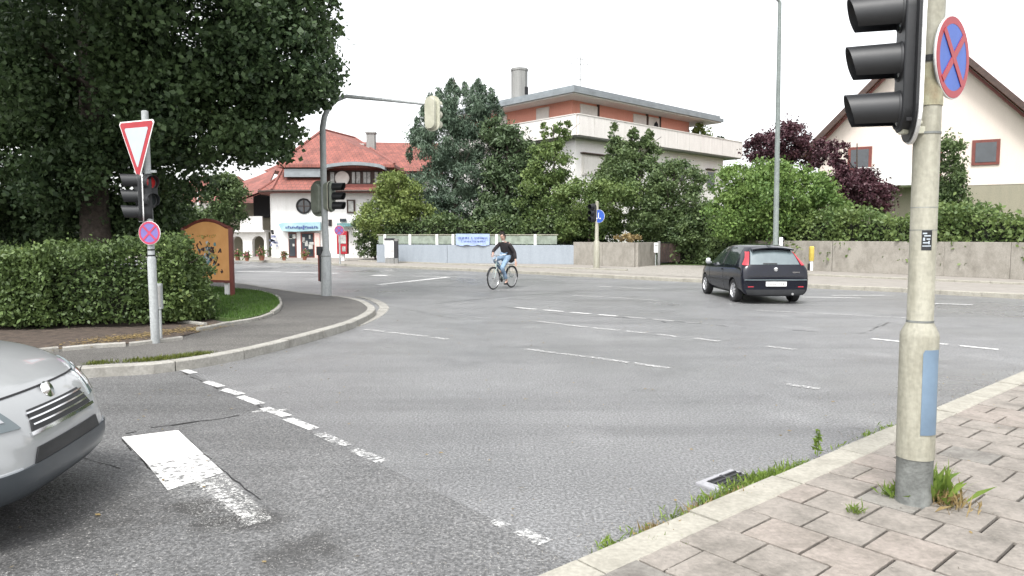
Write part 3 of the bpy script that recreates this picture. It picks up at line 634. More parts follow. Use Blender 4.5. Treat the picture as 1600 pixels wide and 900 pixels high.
# main hip roof
mb = MB(); yF, yK = 48.9, 62.5; zv = Z(257); xl, xr = X(436), X(618)
rp = at(505, 203, 54.0); rk = at(560, 214, 59)
vs = [(xl, yF, zv), (xr, yF, zv), (xr, yK, zv), (xl, yK, zv), tuple(rp), (rp.x + 1.4, 58.5, rp.z)]
mb.add(vs + [(v[0], v[1], v[2] - .2) for v in vs[:4]], [(0, 1, 4), (1, 2, 5, 4), (2, 3, 5), (3, 0, 4, 5), (0, 6, 7, 1), (1, 7, 8, 2), (2, 8, 9, 3), (3, 9, 6, 0), (6, 9, 8, 7)])
LB(mb, 'main_roof', 'tiles', uvplan=True)
# eyebrow eave over windows
mb = MB(); q = [(X(508) + (X(604) - X(508)) * t, Z(261) + .22 * math.sin(math.pi * t) + (.1 if 0 < t < 1 else 0)) for t in np.linspace(0, 1, 13)]
poly = q + [(p[0], p[1] - .22) for p in reversed(q)]; facade(mb, poly, 48.6, .9); LB(mb, 'eyebrow_eave', 'zinc')
# rear wing roof
mb = MB(); Yb = 64; r0 = at(548, 221, Yb); r1 = at(650, 224, Yb)
vs = [(r0.x - 6, Yb - 5.5, Z(268, Yb - 5)), (r1.x + 2, Yb - 5.5, Z(268, Yb - 5)), (r0.x - 2, Yb, r0.z), (r1.x + 2, Yb, r1.z), (r0.x - 6, Yb + 6, Z(268, Yb - 5)), (r1.x + 2, Yb + 6, Z(268, Yb - 5))]
mb.add(vs, [(0, 1, 3, 2), (2, 3, 5, 4), (1, 5, 3), (0, 2, 4), (0, 4, 5, 1)]); LB(mb, 'rear_roof', 'tiles', uvplan=True)
mb = MB(); mb.box(((r0.x - 4 + r1.x) / 2, Yb, 3.6), (r1.x - r0.x + 6, 9, 7)); LB(mb, 'rear_wall', 'white_wall')
mb = MB(); cx = at(577.5, 220, 54); mb.box((cx.x, 54.6, 8.2), (.62, .62, 2.7)); mb.box((cx.x, 54.6, Z(208, 54.6)), (.76, .76, .12)); LB(mb, 'chimney', 'concrete_grey')
mb = MB(); sk = at(563, 226, 55); mb.box((sk.x, 55.2, sk.z - .1), (.7, 1.0, .3)); LB(mb, 'skylight', 'glass_pale')
# round window
mb = MB(); T = Matrix.Translation((X(476), 48.97, Z(322))) @ Matrix.Rotation(R(90), 4, 'X')
mb.lathe([(.42, -.05), (.52, -.05), (.54, .03), (.42, .06)], 32, M4=T, cap=False); rwo = LB(mb, 'window', 'black_matt')
mb = MB(); mb.lathe([(.01, -.02), (.44, -.02), (.44, .0), (.01, .0)], 32, M4=T); LB(mb, 'pane', 'glass', rwo)
mb = MB(); mb.box((X(476), 48.93, Z(322)), (.9, .04, .05)); mb.box((X(476), 48.93, Z(322)), (.05, .042, .9)); LB(mb, 'glazing_bar', 'darkwood', rwo)
# small window right + vent box
for (p0, y0, p1, y1, m_) in [(543, 312, 556, 333, 'glass'), (514, 343, 519, 353, 'black_matt')]:
    mb = MB(); mb.box(((X(p0) + X(p1)) / 2, 48.97, (Z(y0) + Z(y1)) / 2), (X(p1) - X(p0), .1, Z(y0) - Z(y1))); wo_ = LB(mb, 'window', 'darkwood')
    mb = MB(); mb.box(((X(p0) + X(p1)) / 2, 48.91, (Z(y0) + Z(y1)) / 2), ((X(p1) - X(p0)) * .6, .03, (Z(y0) - Z(y1)) * .8)); LB(mb, 'pane', 'glass_pale' if m_ == 'glass' else m_, wo_)
# shop sign, lettering strip, doors
mb = MB(); mb.prism([(X(438), Z(350)), (X(446), Z(348)), (X(503), Z(347)), (X(503), Z(360)), (X(462), Z(362)), (X(443), Z(361))], 0, .3, Matrix(((1, 0, 0, 0), (0, 0, 1, 48.62), (0, 1, 0, 0), (0, 0, 0, 1)))); ss = LB(mb, 'shop_sign', 'shop_blue')
rn = random.Random(3); mb = MB()
for i in range(15):
    x0 = 450 + i * 3.4; hgt = rn.choice([3, 4, 6, 8]) if i in (8, 10) else rn.choice([3, 3.5, 4.5])
    mb.box((X(x0), 48.6, Z(355.5 - rn.uniform(-.5, .5))), (rn.uniform(.06, .12), .03, hgt * .0445 * .8)); mb.box((X(x0 + .8), 48.605, Z(355 + rn.uniform(-1.5, 1.5))), (.11, .025, .05))
LB(mb, 'lettering', 'banner_ink', ss)
for (p0, p1) in [(451, 463), (470, 492)]:
    mb = MB(); c_ = (X(p0) + X(p1)) / 2; wd = X(p1) - X(p0); zt = Z(363)
    mb.box((c_, 48.97, (zt + ZF) / 2), (wd, .1, zt - ZF)); d_ = LB(mb, 'shop_door', 'redwood')
    mb = MB(); mb.box((c_, 48.91, (zt + ZF) / 2), (wd * .78, .04, (zt - ZF) * .9)); LB(mb, 'pane', 'glass', d_)
    mb = MB()
    for k in range(7 if p1 - p0 > 14 else 4): mb.box((c_ + rn.uniform(-.3, .3) * wd, 48.88, rn.uniform(.5, 1.7)), (rn.uniform(.1, .3), .02, rn.uniform(.1, .35)))
    LB(mb, 'window_display', 'glass_pale', d_)
mb = MB(); mb.box((X(496), 48.93, (Z(364) + ZF) / 2), (.35, .14, Z(364) - ZF)); LB(mb, 'door_pillar', mat('pale_pink_plaster', (.68, .48, .44), .8))
# metal inn emblem on the wall
mb = MB(); rn = random.Random(12)
mb.lathe([(.005, -.03), (.1, -.03), (.1, .03), (.005, .03)], 10, M4=Matrix.Translation((X(426), 48.95, Z(361))) @ Matrix.Rotation(R(90), 4, 'X'))
mb.tube([(X(426), 48.95, Z(362)), (X(427), 48.95, Z(366))], .09, 6)
LB(mb, 'wall_ornament_head', 'black_matt')
mb = MB()
for i in range(15): mb.box((X(423 + rn.uniform(0, 10)), 48.95, Z(369 + rn.uniform(0, 16))), (rn.uniform(.08, .3), .06, rn.uniform(.05, .18)), 0)
LB(mb, 'wall_ornament', mat('faded_blue_relief', (.22, .24, .36), .7, .3, 8))
# blue awning on the right part and red machine
mb = MB(); mb.prism([(X(531), Z(349)), (X(552), Z(349)), (X(552), Z(354)), (X(531), Z(354))], 0, .7, Matrix(((1, 0, 0, 0), (0, 0, 1, 48.2), (0, 1, 0, 0), (0, 0, 0, 1)))); LB(mb, 'awning', 'teal')
mb = MB(); mb.box((X(537), 48.9, Z(344)), (.45, .05, .2)); LB(mb, 'small_sign', 'glass')
# left wing with arcade
Yw = 51.5
def arch(cx, hw, z0, zs, k=9): return [(cx + hw, z0)] + [(cx + hw * math.cos(R(a)), zs + hw * math.sin(R(a))) for a in np.linspace(0, 180, k)] + [(cx - hw, z0)]
mb = MB(); Xw = lambda p: ux(p, Yw); Zw = lambda p: uz(p, Yw)
poly = [(Xw(330), Zw(362)), (Xw(330), .1), (Xw(344), .1)]
a1 = list(reversed(arch(Xw(370), (Xw(379) - Xw(361)) / 2, .1, Zw(378)))); a0 = list(reversed(arch(Xw(347), .45, .1, Zw(378)))); a2 = list(reversed(arch(Xw(403), (Xw(413) - Xw(394)) / 2, .1, Zw(378))))
poly = [(Xw(325), Zw(362)), (Xw(325), .1)] + a0 + a1 + a2 + [(Xw(416), .1), (Xw(416), Zw(362))]
facade(mb, poly, Yw, .5); LB(mb, 'arcade', 'white_wall')
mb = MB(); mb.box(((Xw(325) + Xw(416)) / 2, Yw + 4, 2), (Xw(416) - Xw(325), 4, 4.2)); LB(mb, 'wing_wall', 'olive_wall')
mb = MB(); mb.box(((Xw(325) + Xw(416)) / 2, Yw + .8, Zw(361)), (Xw(416) - Xw(325), 2.5, .15)); mb.box(((Xw(379) + Xw(413)) / 2, Yw - .3, (Zw(338) + Zw(361)) / 2), (Xw(413) - Xw(379), .16, Zw(338) - Zw(361))); LB(mb, 'balcony', 'white_wall')
mb = MB(); aa = at(330, 322, Yw - 1.2); bb = at(384, 308, Yw - 1.2); cc = at(416, 296, Yw - 1.2); u1 = at(330, 300, Yw + 5); u2 = at(400, 276, Yw + 5); u3 = at(432, 262, Yw + 5)
mb.add([aa, bb, cc, u3, u2, u1], [(0, 1, 4, 5), (1, 2, 3, 4)]); mb.add([Vector(p) - Vector((0, 0, .15)) for p in (aa, bb, cc, u3, u2, u1)], [(5, 4, 1, 0), (4, 3, 2, 1)])
LB(mb, 'wing_roof', 'tiles', uvplan=True)
mb = MB(); mb.box(((Xw(386) + Xw(412)) / 2, Yw + 1.5, (Zw(338) + Zw(300)) / 2), (Xw(412) - Xw(386), .1, Zw(300) - Zw(340))); LB(mb, 'balcony_recess_shade', 'black_matt')  # black panel painted as the shade of the open recess above the balcony

# pots in front of the shop
def pot(px, py, s, seed, lab):
    p = g(px, py, ZF); r = thing('flower_pot', lab, 'flower pot', p, 0, 'flower pots in front of the inn')
    mb = MB(); mb.lathe([(.13 * s, 0), (.2 * s, .3 * s), (.22 * s, .32 * s), (.18 * s, .31 * s)], 12); mb.build('pot', 'terracotta', r, smooth=True)
    P = np.random.RandomState(seed).normal(size=(160, 3)) * (.14 * s) + np.array([0, 0, .5 * s]); me = mesh_quads('plant', leaves_mesh(P, .09, seed), 'green'); o = bpy.data.objects.new('plant', me); col.objects.link(o); o.parent = r
    P = np.random.RandomState(seed + 1).normal(size=(60, 3)) * (.13 * s) + np.array([0, -.05, .56 * s]); me = mesh_quads('flowers', leaves_mesh(P, .06, seed), 'flowers'); o = bpy.data.objects.new('flowers', me); col.objects.link(o); o.parent = r
pot(386, 408, 0.7, 1, 'flower pot standing before the pillar between the two open arches')
pot(409, 407, 1.0, 2, 'largest flower pot, in front of the right open arch of the inn')
pot(444, 407, 0.7, 3, 'flower pot alone left of the shop doors, under the wall ornament')
pot(476, 406.5, 0.8, 4, 'flower pot in front of the wide shop door')
pot(371, 407, 0.8, 5, 'flower pot in front of the left open arch of the inn')

# back-left house beyond the trees
def simple_house(name, label, X0, X1, Y, zeave, zridge, wall, roof='tiles', depth=9):
    r = thing(name, label, 'house', ((X0 + X1) / 2, Y, ZF)); w = (X1 - X0)
    mb = MB(); mb.prism([(-w / 2, -.1), (w / 2, -.1), (w / 2, zeave), (-w / 2, zeave)], 0, depth, Matrix(((1, 0, 0, 0), (0, 0, 1, 0), (0, 1, 0, 0), (0, 0, 0, 1)))); fixn(mb.build('wall', wall, r))
    mb = MB(); o_ = .5; vs = [(-w / 2 - o_, -o_, zeave), (w / 2 + o_, -o_, zeave), (w / 2 + o_, depth + o_, zeave), (-w / 2 - o_, depth + o_, zeave), (-w / 2 + 1.5, depth / 2, zridge), (w / 2 - 1.5, depth / 2, zridge)]
    mb.add(vs, [(0, 1, 5, 4), (1, 2, 5), (2, 3, 4, 5), (3, 0, 4), (0, 3, 2, 1)]); fixn(mb.build('roof', roof, r, uvplan=True))
    for i in range(3):
        f = MB(); f.box((-w / 2 + w * (i + .5) / 3, -.03, zeave * .55), (1.2, .1, 1.3)); fo = f.build('window', 'darkwood', r)
        f = MB(); f.box((-w / 2 + w * (i + .5) / 3, -.09, zeave * .55), (1.0, .03, 1.1)); f.build('pane', 'glass', fo)
    return r
simple_house('house', 'far house with red tiled roof behind the small tree left of the inn', ux(255, 66), ux(372, 66), 66, 4.6, 7.4, 'white_wall')

# ------------------------------------------------------------------ salmon house with white terrace
ph = thing('apartment_house', 'salmon penthouse above white flats with long white terrace parapet', 'building', (3.95, 45, ZF))
da = Vector((.735, .678, 0)).normalized(); db = Vector((-.678, .735, 0)).normalized()
AM = Matrix(((da.x, db.x, 0, 0), (da.y, db.y, 0, 0), (0, 0, 1, 0), (0, 0, 0, 1)))     # local: x along right face, y along left face
def PH(mb, name, m, parent=ph, **k):
    mb.v = [tuple(AM @ Vector(v)) for v in mb.v]; return fixn(mb.build(name, m, parent, **k))
zP = 9.0; zPb = 7.75; zR = uz(147, 45)
mb = MB(); mb.box((9.4, 6.5, zPb / 2), (17.8, 12.2, zPb)); PH(mb, 'wall', 'pale_wall')
mb = MB(); mb.box((9.75, 6.4, zPb + .1), (19.7, 13.6, .24)); PH(mb, 'terrace_slab', 'concrete_grey')
mb = MB(); t = .14
for i in range(13):
    w = 19.9 / 13; mb.box((-.15 + w * (i + .5), -.4, (zP + zPb) / 2 + .06), (w - .02, t, zP - zPb))
for i in range(9):
    w = 13.6 / 9; mb.box((-.2, -.32 + w * (i + .5), (zP + zPb) / 2 + .06), (t, w - .02, zP - zPb))
    mb.box((19.7, -.32 + w * (i + .5), (zP + zPb) / 2 + .06), (t, w - .02, zP - zPb))
PH(mb, 'terrace_parapet', 'parapet')
mb = MB(); mb.box((9.75, -.4, zP + .1), (19.9, .2, .06)); mb.box((-.2, 6.3, zP + .1), (.2, 13.2, .06)); PH(mb, 'parapet_cap', 'shutter')
mb = MB(); mb.box((8.2, 7.0, (zPb + zR) / 2), (13.6, 11, zR - zPb)); PH(mb, 'penthouse_wall', 'pink_wall')
mb = MB(); mb.box((14.8 + 1.3, 7.5, (zPb + zR) / 2 - .1), (2.6, 9, zR - zPb - .3)); PH(mb, 'conservatory', 'glass')
mb = MB()
mb.box((8.6, 6.8, zR + .12), (17.6, 13.8, .26)); mb.box((8.6, 6.8, zR + .36), (17.2, 13.4, .22))
PH(mb, 'flat_roof', 'zinc')
mb = MB(); mb.box((8.6, 6.8, zR - .04), (17.3, 13.5, .1)); PH(mb, 'roof_soffit', 'parapet')
for (x, wd) in [(3.0, 1.7), (8.6, 1.5), (10.3, 1.3)]:
    f = MB(); f.box((x, 1.47, (zPb + zR) / 2 + .1), (wd, .1, zR - zPb - .7)); fo = PH(f, 'window', 'shutter')
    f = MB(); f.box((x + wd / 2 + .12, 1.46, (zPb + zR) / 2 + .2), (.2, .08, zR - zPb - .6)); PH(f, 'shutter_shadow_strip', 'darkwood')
for (y, wd) in [(4.2, 1.2), (8.5, 1.3)]:
    f = MB(); f.box((1.37, y, (zPb + zR) / 2 + .1), (.1, wd, zR - zPb - .7)); PH(f, 'window', 'shutter')
for (x, z, wd, h_) in [(2.2, 6.1, 2.2, 1.3), (7.0, 6.1, 1.3, 1.3), (12, 6.1, 1.5, 1.3), (16.4, 5.9, 1.2, 1.5), (4, 3.2, 1.5, 1.3), (9, 3.2, 1.5, 1.3), (14, 3.2, 1.5, 1.3)]:
    f = MB(); f.box((x, .38, z), (wd, .1, h_)); fo = PH(f, 'window', 'shutter')
    f = MB(); f.box((x, .31, z), (wd * .85, .03, h_ * .85)); PH(f, 'pane', 'glass' if x > 5 else 'parapet', fo)
    f = MB(); f.box((x, .28, z + h_ / 2 + .1), (wd + .2, .3, .08)); PH(f, 'window_lintel', 'darkwood', fo)
# chimney on the flat roof
cb = at(811.5, 140, 50.5); 
mb = MB(); cl = AM.inverted() @ (Vector((cb.x, 50.5, 0)) - Vector((3.95, 45, 0)))
mb.lathe([(.58, zR + .4), (.58, uz(114, 50.5)), (.62, uz(114, 50.5)), (.62, uz(110.5, 50.5))], 8, M4=Matrix.Translation((cl.x, cl.y, 0))); chm = PH(mb, 'chimney', 'concrete_grey')
mb = MB(); mb.box((cl.x + .1, cl.y - .62, uz(146, 50.5)), (.25, .1, .5)); PH(mb, 'soot_door', 'black_matt', chm)
# antenna
ab = at(907, 143, 50.5); al = AM.inverted() @ (Vector((ab.x, 50.5, 0)) - Vector((3.95, 45, 0)))
mb = MB(); mb.tube([(al.x, al.y, zR + .4), (al.x, al.y, uz(83, 50.5))], .03, 6)
for zz, L in ((uz(103, 50.5), 1.3), (uz(127, 50.5), 1.5), (uz(95, 50.5), .5)):
    mb.tube([(al.x - L * .6, al.y + L * .3, zz), (al.x + L * .5, al.y - L * .3, zz)], .018, 5)
    for k in range(6):
        t_ = -.6 + k * .2; mb.tube([(al.x + L * t_, al.y - L * t_ * .55 - .15, zz), (al.x + L * t_, al.y - L * t_ * .55 + .15, zz)], .012, 4)
PH(mb, 'roof_antenna', 'concrete_grey')
# terrace plants (own things)
def shrub(name, label, px, py, Y, rx, ry, n, leaf, m, seed, group=None, zb=None, cat='shrub', **k):
    return tree(name, label, cat, [(px, py, rx, ry, Y, rx * Y / F * .8)], n, leaf, m, seed, tr=.03, group=group, zb=ZF if zb is None else zb, limbs=4, ksub=14, **k)
shrub('terrace_shrub', 'yellow-green bush on the right end of the white terrace', 1098, 208, 56, 17, 13, 1200, .16, 'lime', 70, zb=zPb + .3)
shrub('terrace_shrub', 'small dark bush at the far right corner of the white terrace', 1125, 219, 57.5, 8, 6, 350, .14, 'yew', 71, zb=zPb + .3)
r = thing('sunshade', 'dark folded parasol standing behind the white parapet of the terrace', 'parasol', at(1025, 216, 53)); r.location.z = zPb + .25
mb = MB(); mb.tube([(0, 0, 0), (0, 0, 2.0)], .03, 6); mb.build('pole', 'black_matt', r); mb = MB(); mb.lathe([(.05, 1.1), (.22, 1.25), (.15, 1.9), (.02, 2.1)], 8); mb.build('canopy', 'black_matt', r)

# ------------------------------------------------------------------ cream gable house on the right
YG = 42.0; xc = ux(1436, YG)
gh = thing('gable_house', 'cream gabled house with dark brown roof verge behind the near traffic light', 'house', (xc, YG, ZF), R(-31))
def GH(mb, name, m, parent=gh, **k):
    w = Matrix.Translation(-Vector(gh.location)); mb.v = [tuple(w @ Vector(v)) for v in mb.v]; return fixn(mb.build(name, m, parent, **k))
xL = ux(1288, YG); xR = 2 * xc - xL; zp = uz(50, YG); sl = (uz(143, YG) - uz(232, YG)) / (ux(1352, YG) - ux(1270, YG)); zLe = zp - sl * (xc - xL)
mb = MB(); facade(mb, [(xL, uz(292, YG)), (xR, uz(292, YG)), (xR, zLe), (xc, zp), (xL, zLe)], YG, 11); GH(mb, 'wall', 'cream_wall')
mb = MB(); facade(mb, [(xL, 0), (xR, 0), (xR, uz(292, YG) - .01), (xL, uz(292, YG) - .01)], YG + .02, 10.9); GH(mb, 'ground_floor_wall', 'olive_wall')
mb = MB(); th = .22; ov = 1.0
for s in (-1, 1):
    a_ = (xc, zp + .05); b_ = (xc + s * (xc - xL + ov), zp + .05 - sl * (xc - xL + ov)); nx, nz = s * sl, 1; l_ = math.hypot(nx, nz); nx, nz = nx / l_ * th, nz / l_ * th
    facade(mb, [a_, b_, (b_[0] + nx, b_[1] + nz), (a_[0], a_[1] + th * 1.3)], YG - .9 + (.001 if s > 0 else 0), 12.6)
GH(mb, 'roof', 'tiles', uvplan=True)
mb = MB()
for s in (-1, 1):
    a_ = (xc, zp - .1); b_ = (xc + s * (xc - xL + ov), zp - .1 - sl * (xc - xL + ov)); facade(mb, [a_, b_, (b_[0] + s * .1, b_[1] + .34), (a_[0], a_[1] + .38)], YG - .98 + (.001 if s > 0 else 0), .09)
GH(mb, 'bargeboard', 'darkwood')
mb = MB()
for s in (-1, 1):
    for yy in (YG - .5,):
        a_ = (xc, zp - .35); b_ = (xc + s * (xc - xL), zp - .35 - sl * (xc - xL)); facade(mb, [a_, b_, (b_[0], b_[1] + .2), (a_[0], a_[1] + .2)], yy, .15)
GH(mb, 'rafter', 'redwood')
for (p0, y0, p1, y1) in [(1331, 224, 1366, 262), (1424, 228, 1462, 292), (1500, 224, 1535, 262)]:
    cx_, cz_ = (ux(p0, YG) + ux(p1, YG)) / 2, (uz(y0, YG) + uz(y1, YG)) / 2; w_, h_ = ux(p1, YG) - ux(p0, YG), uz(y0, YG) - uz(y1, YG)
    f = MB(); f.box((cx_, YG - .02, cz_), (w_, .12, h_)); fo = GH(f, 'window', 'redwood'); f = MB(); f.box((cx_, YG - .085, cz_), (w_ * .74, .03, h_ * .78)); GH(f, 'pane', 'glass', fo)
YK = 40.4
mb = MB(); x0, x1 = ux(1372, YK), ux(1475, YK); mb.box(((x0 + x1) / 2, YK, (uz(257, YK) + uz(288, YK)) / 2), (x1 - x0, .12, uz(257, YK) - uz(288, YK))); mb.box((x0 + .06, (YK + YG) / 2, (uz(257, YK) + uz(288, YK)) / 2), (.12, YG - YK, uz(257, YK) - uz(288, YK))); mb.box(((x0 + x1) / 2, (YK + YG) / 2 + .02, uz(287, YK)), (x1 - x0 - .02, YG - YK, .16)); GH(mb, 'balcony', 'white_wall')
for p in (1420, 1500):
    f = MB(); f.box((ux(p, YG), YG - .03, 1.6), (1.1, .12, 2.2)); GH(f, 'ground_floor_door', 'black_matt')

# ------------------------------------------------------------------ walls, fences
def wall_obj(name, label, pts, z1, m, th=.25, group=None, panel=2.4, cap=None, z0=0):
    c = Vector(pts[0][:2] + (ZF,)) if isinstance(pts[0], tuple) else Vector((pts[0][0], pts[0][1], ZF))
    r = thing(name, label, 'wall', c, 0, group)
    mb = MB()
    for i in range(len(pts) - 1):
        a = Vector((pts[i][0], pts[i][1], 0)); b = Vector((pts[i + 1][0], pts[i + 1][1], 0)); L = (b - a).length; k = max(1, round(L / panel)); d = (b - a) / k
        for j in range(k):
            p = a + d * j + d.normalized() * .006; q = a + d * (j + 1) - d.normalized() * .006
            mb.bar(Vector((p.x, p.y, ZF + z0 + (z1 - z0) / 2)) - c, Vector((q.x, q.y, ZF + z0 + (z1 - z0) / 2)) - c, th, z1 - z0)
    mb.build('wall_panel', m, r, bevel=.01)
    if cap:
        mb = MB()
        for i in range(len(pts) - 1):
            mb.bar(Vector((pts[i][0], pts[i][1], ZF + z1 + .03)) - c, Vector((pts[i + 1][0], pts[i + 1][1], ZF + z1 + .03)) - c, th + .06, .06)
        mb.build('coping', cap, r)
    return r
w0 = g(590, 410, ZF); w1 = g(700, 411, ZF); w2 = g(800, 411.8, ZF); w3 = g(898, 413, ZF); w4 = g(993, 417, ZF); w5 = g(1020, 414.5, ZF)
hb = uz(382, 39) - ZF
wall_obj('garden_wall', 'pale blue-grey painted garden wall behind the cyclist', [tuple(w0[:2]), tuple(w1[:2]), tuple(w2[:2]), tuple(w3[:2])], 1.02, 'blue_wall', panel=3.6)
wall_obj('garden_wall', 'brown exposed concrete wall corner right of the blue-grey wall', [tuple(w3[:2]), tuple(w4[:2]), tuple(w5[:2])], uz(379, 34.5) - ZF, 'concrete', panel=2.6)
wr = [tuple(g(p, y, ZF)[:2]) for p, y in ((1170, 417.5), (1302, 424), (1476, 431), (1700, 441), (2100, 465))]
wall_obj('garden_wall', 'long exposed concrete panel wall below the hedge, right of the dark car', wr, uz(377, 29) - ZF, 'concrete', panel=2.9)
# fence on the blue wall
fr = thing('panel_fence', 'glass panel fence with white posts on the blue-grey wall', 'fence', (w0.x, w0.y, ZF + 1.02))
WP = [w0, w1, w2, w3]
def along(px):
    for i in range(3):
        a, b = WP[i], WP[i + 1]
        # intersect with the column px
        d = (px - 800) / F
        den = (b.x - a.x) - d * (b.y - a.y)
        t = (d * a.y - a.x) / den if abs(den) > 1e-6 else 0
        if -.02 <= t <= 1.02 or i == 2: return a.lerp(b, t)
for p in (602, 641, 683, 708, 776, 836):
    c = along(p); mb = MB(); mb.box((c.x - w0.x, c.y - w0.y, .29), (.14, .14, .58)); mb.build('post', 'white', fr)
mb = MB()
pr = [590, 602, 641, 683, 708, 776, 836, 872]
for i in range(len(pr) - 1):
    a, b = along(pr[i] + 2), along(pr[i + 1] - 2); mb.bar((a.x - w0.x, a.y - w0.y, .27), (b.x - w0.x, b.y - w0.y, .27), .03, .44)
mb.build('fence_panel', 'fence_panel', fr)
mb = MB()
for i in range(len(pr) - 1):
    a, b = along(pr[i]), along(pr[i + 1]); mb.bar((a.x - w0.x, a.y - w0.y, .55), (b.x - w0.x, b.y - w0.y, .55), .07, .05)
mb.build('top_rail', 'pole_cream', fr)
# banner
ba, bb = along(713), along(765); bn = thing('banner', 'light blue cloth banner tied to the fence beside the cyclist', 'banner', (ba.x, ba.y - .2, ZF + 1.0))
mb = MB(); n = 14; vs = []; d = bb - ba
for t_ in (0, .025):
    for i in range(n + 1):
        for j in range(5):
            u = i / n; sag = -.06 * math.sin(math.pi * u * 3) ** 2 * (j == 0); vs.append((d.x * u, d.y * u + t_ + .03 * math.sin(u * 15), .02 + j * .15 + sag))
fs = []
for s in (0, 1):
    b0 = s * (n + 1) * 5
    for i in range(n):
        for j in range(4):
            q = (b0 + i * 5 + j, b0 + (i + 1) * 5 + j, b0 + (i + 1) * 5 + j + 1, b0 + i * 5 + j + 1); fs.append(q if not s else tuple(reversed(q)))
mb.add(vs, fs); mb.build('cloth', 'banner', bn)
mb = MB(); rn = random.Random(4)
for row, zz, hh in ((0, .40, .10), (1, .22, .07)):
    u = .07
    while u < .94:
        w = rn.uniform(.02, .045)
        if rn.random() < .82: mb.box((d.x * u, d.y * u - .045, zz + rn.uniform(-.01, .01)), (w * 2.0 * .7, .02, hh * rn.uniform(.6, 1)))
        u += w + .012
mb.build('lettering', 'banner_ink', bn)
# utility cabinets
def cabinet(px, py, w, h, d, m, label, lid='iron'):
    p = g(px, py, ZF); r = thing('utility_cabinet', label, 'cabinet', p)
    mb = MB(); mb.box((0, 0, h / 2 + .15), (w, d, h - .3)); mb.build('cabinet_body', m, r, bevel=.02)
    mb = MB(); mb.box((0, 0, .14), (w * .96, d * .96, .28)); mb.build('plinth', 'concrete_grey', r)
    mb = MB(); mb.box((0, 0, h - .06), (w * 1.06, d * 1.06, .12)); mb.build('lid', lid, r)
    mb = MB(); mb.box((0, -d / 2 - .008, h / 2 + .1), (w * .84, .02, h * .62)); dd = mb.build('door', m, r, bevel=.004); mb = MB(); mb.box((w * .3, -d / 2 - .03, h / 2), (.03, .03, .12)); mb.build('handle', 'iron', dd)
cabinet(609.5, 411.5, .5, 1.38, .4, 'white', 'slim white utility cabinet in front of the left end of the blue-grey wall')
cabinet(619.5, 411.5, .2, 1.35, .3, 'iron', 'narrow dark cabinet right beside the slim white cabinet', 'concrete_grey')
# gate right of the concrete wall
gt = thing('garden_gate', 'dark mesh garden gate between two posts, right of the concrete corner', 'gate', g(1045, 413.5, ZF)); gx = gt.location
pA = g(1029, 414.5, ZF) - gx; pB = g(1060, 412.5, ZF) - gx
mb = MB(); mb.box((pA.x, pA.y, .62), (.12, .12, 1.24)); mb.build('gate_post', 'concrete_grey', gt); mb = MB(); mb.box((pB.x, pB.y, .62), (.1, .1, 1.24)); mb.build('gate_post', 'concrete_grey', gt)
mb = MB()
for zz in (.12, 1.16): mb.bar((pA.x + .07, pA.y, zz), (pB.x - .06, pB.y, zz), .04, .05)
for k in range(9): q = pA.lerp(pB, (k + 1) / 10); mb.box((q.x, q.y, .64), (.025, .025, 1.02))
mb.build('gate_leaf', 'black', gt)
mb = MB(); mb.box((0, .05, .62), (pB.x - pA.x - .2, .02, .98)); mb.build('gate_mesh', 'darkwood', gt)
lb = thing('letter_box', 'white letter box on a post between the concrete wall and the gate', 'letter box', g(1024.5, 415.5, ZF))
mb = MB(); mb.tube([(0, .05, 0), (0, .05, 1.1)], .03, 6); mb.build('post', 'pole_grey', lb); mb = MB(); mb.box((0, 0, .92), (.2, .12, .5)); mb.build('box', 'white', lb, bevel=.01); mb = MB(); mb.box((0, -.065, 1.02), (.14, .01, .03)); mb.build('slot', 'black', lb)

# ------------------------------------------------------------------ trees and shrubs (behind the walls)
T = tree
T('maple_tree', 'huge dark leafy maple filling the upper left, above the hedge', 'tree',
  [(150, 110, 210, 170, 17, 3.6), (335, 60, 170, 130, 16.5, 3.2), (440, 105, 92, 78, 16.2, 2.0), (315, 185, 130, 85, 16.5, 2.6), (175, 270, 150, 95, 18, 3.0), (470, 15, 62, 70, 16.5, 1.6), (330, -110, 200, 120, 17, 3.2), (-40, 180, 210, 210, 18, 3.6), (-180, 60, 200, 260, 19, 4), (408, 215, 66, 46, 16.2, 1.5), (482, 130, 50, 44, 16, 1.2), (120, 345, 150, 60, 19, 2.2), (215, 340, 75, 50, 19, 1.5), (480, -60, 70, 60, 16.5, 1.6), (-60, -260, 330, 150, 12, 3.5), (60, -340, 240, 150, 13, 4), (-20, -120, 200, 60, 11.5, 2.5)],  # last clumps: unseen overhead canopy, added to shade the left of the crown
  200000, .118, 'maple', 11, base=(ux(150, 17.5), 17.5), tr=.32, sub=.145, ksub=105, shell=.4, zb=ZL, limbs=12, aspect=1.25, stray=.12)
T('small_tree', 'small green tree behind the orange inn board, left of the inn', 'tree', [(352, 318, 36, 44, 33, 1.1), (362, 300, 22, 26, 33, .7), (340, 345, 34, 26, 33, 1.0)], 7000, .12, 'mid', 21, tr=.07)
T('small_tree', 'low dark green tree beside the thin white flagpole behind the hedge', 'tree', [(285, 345, 34, 36, 30, 1), (255, 330, 28, 30, 31, 1), (318, 352, 22, 22, 30, .7)], 6000, .12, 'mid', 22, tr=.07)
T('small_tree', 'green tree at the far left behind the hedge, below the maple', 'tree', [(60, 350, 90, 50, 26, 2), (-60, 340, 90, 60, 26, 2), (150, 352, 60, 40, 26, 1.5)], 9000, .14, 'green', 23, tr=.1)
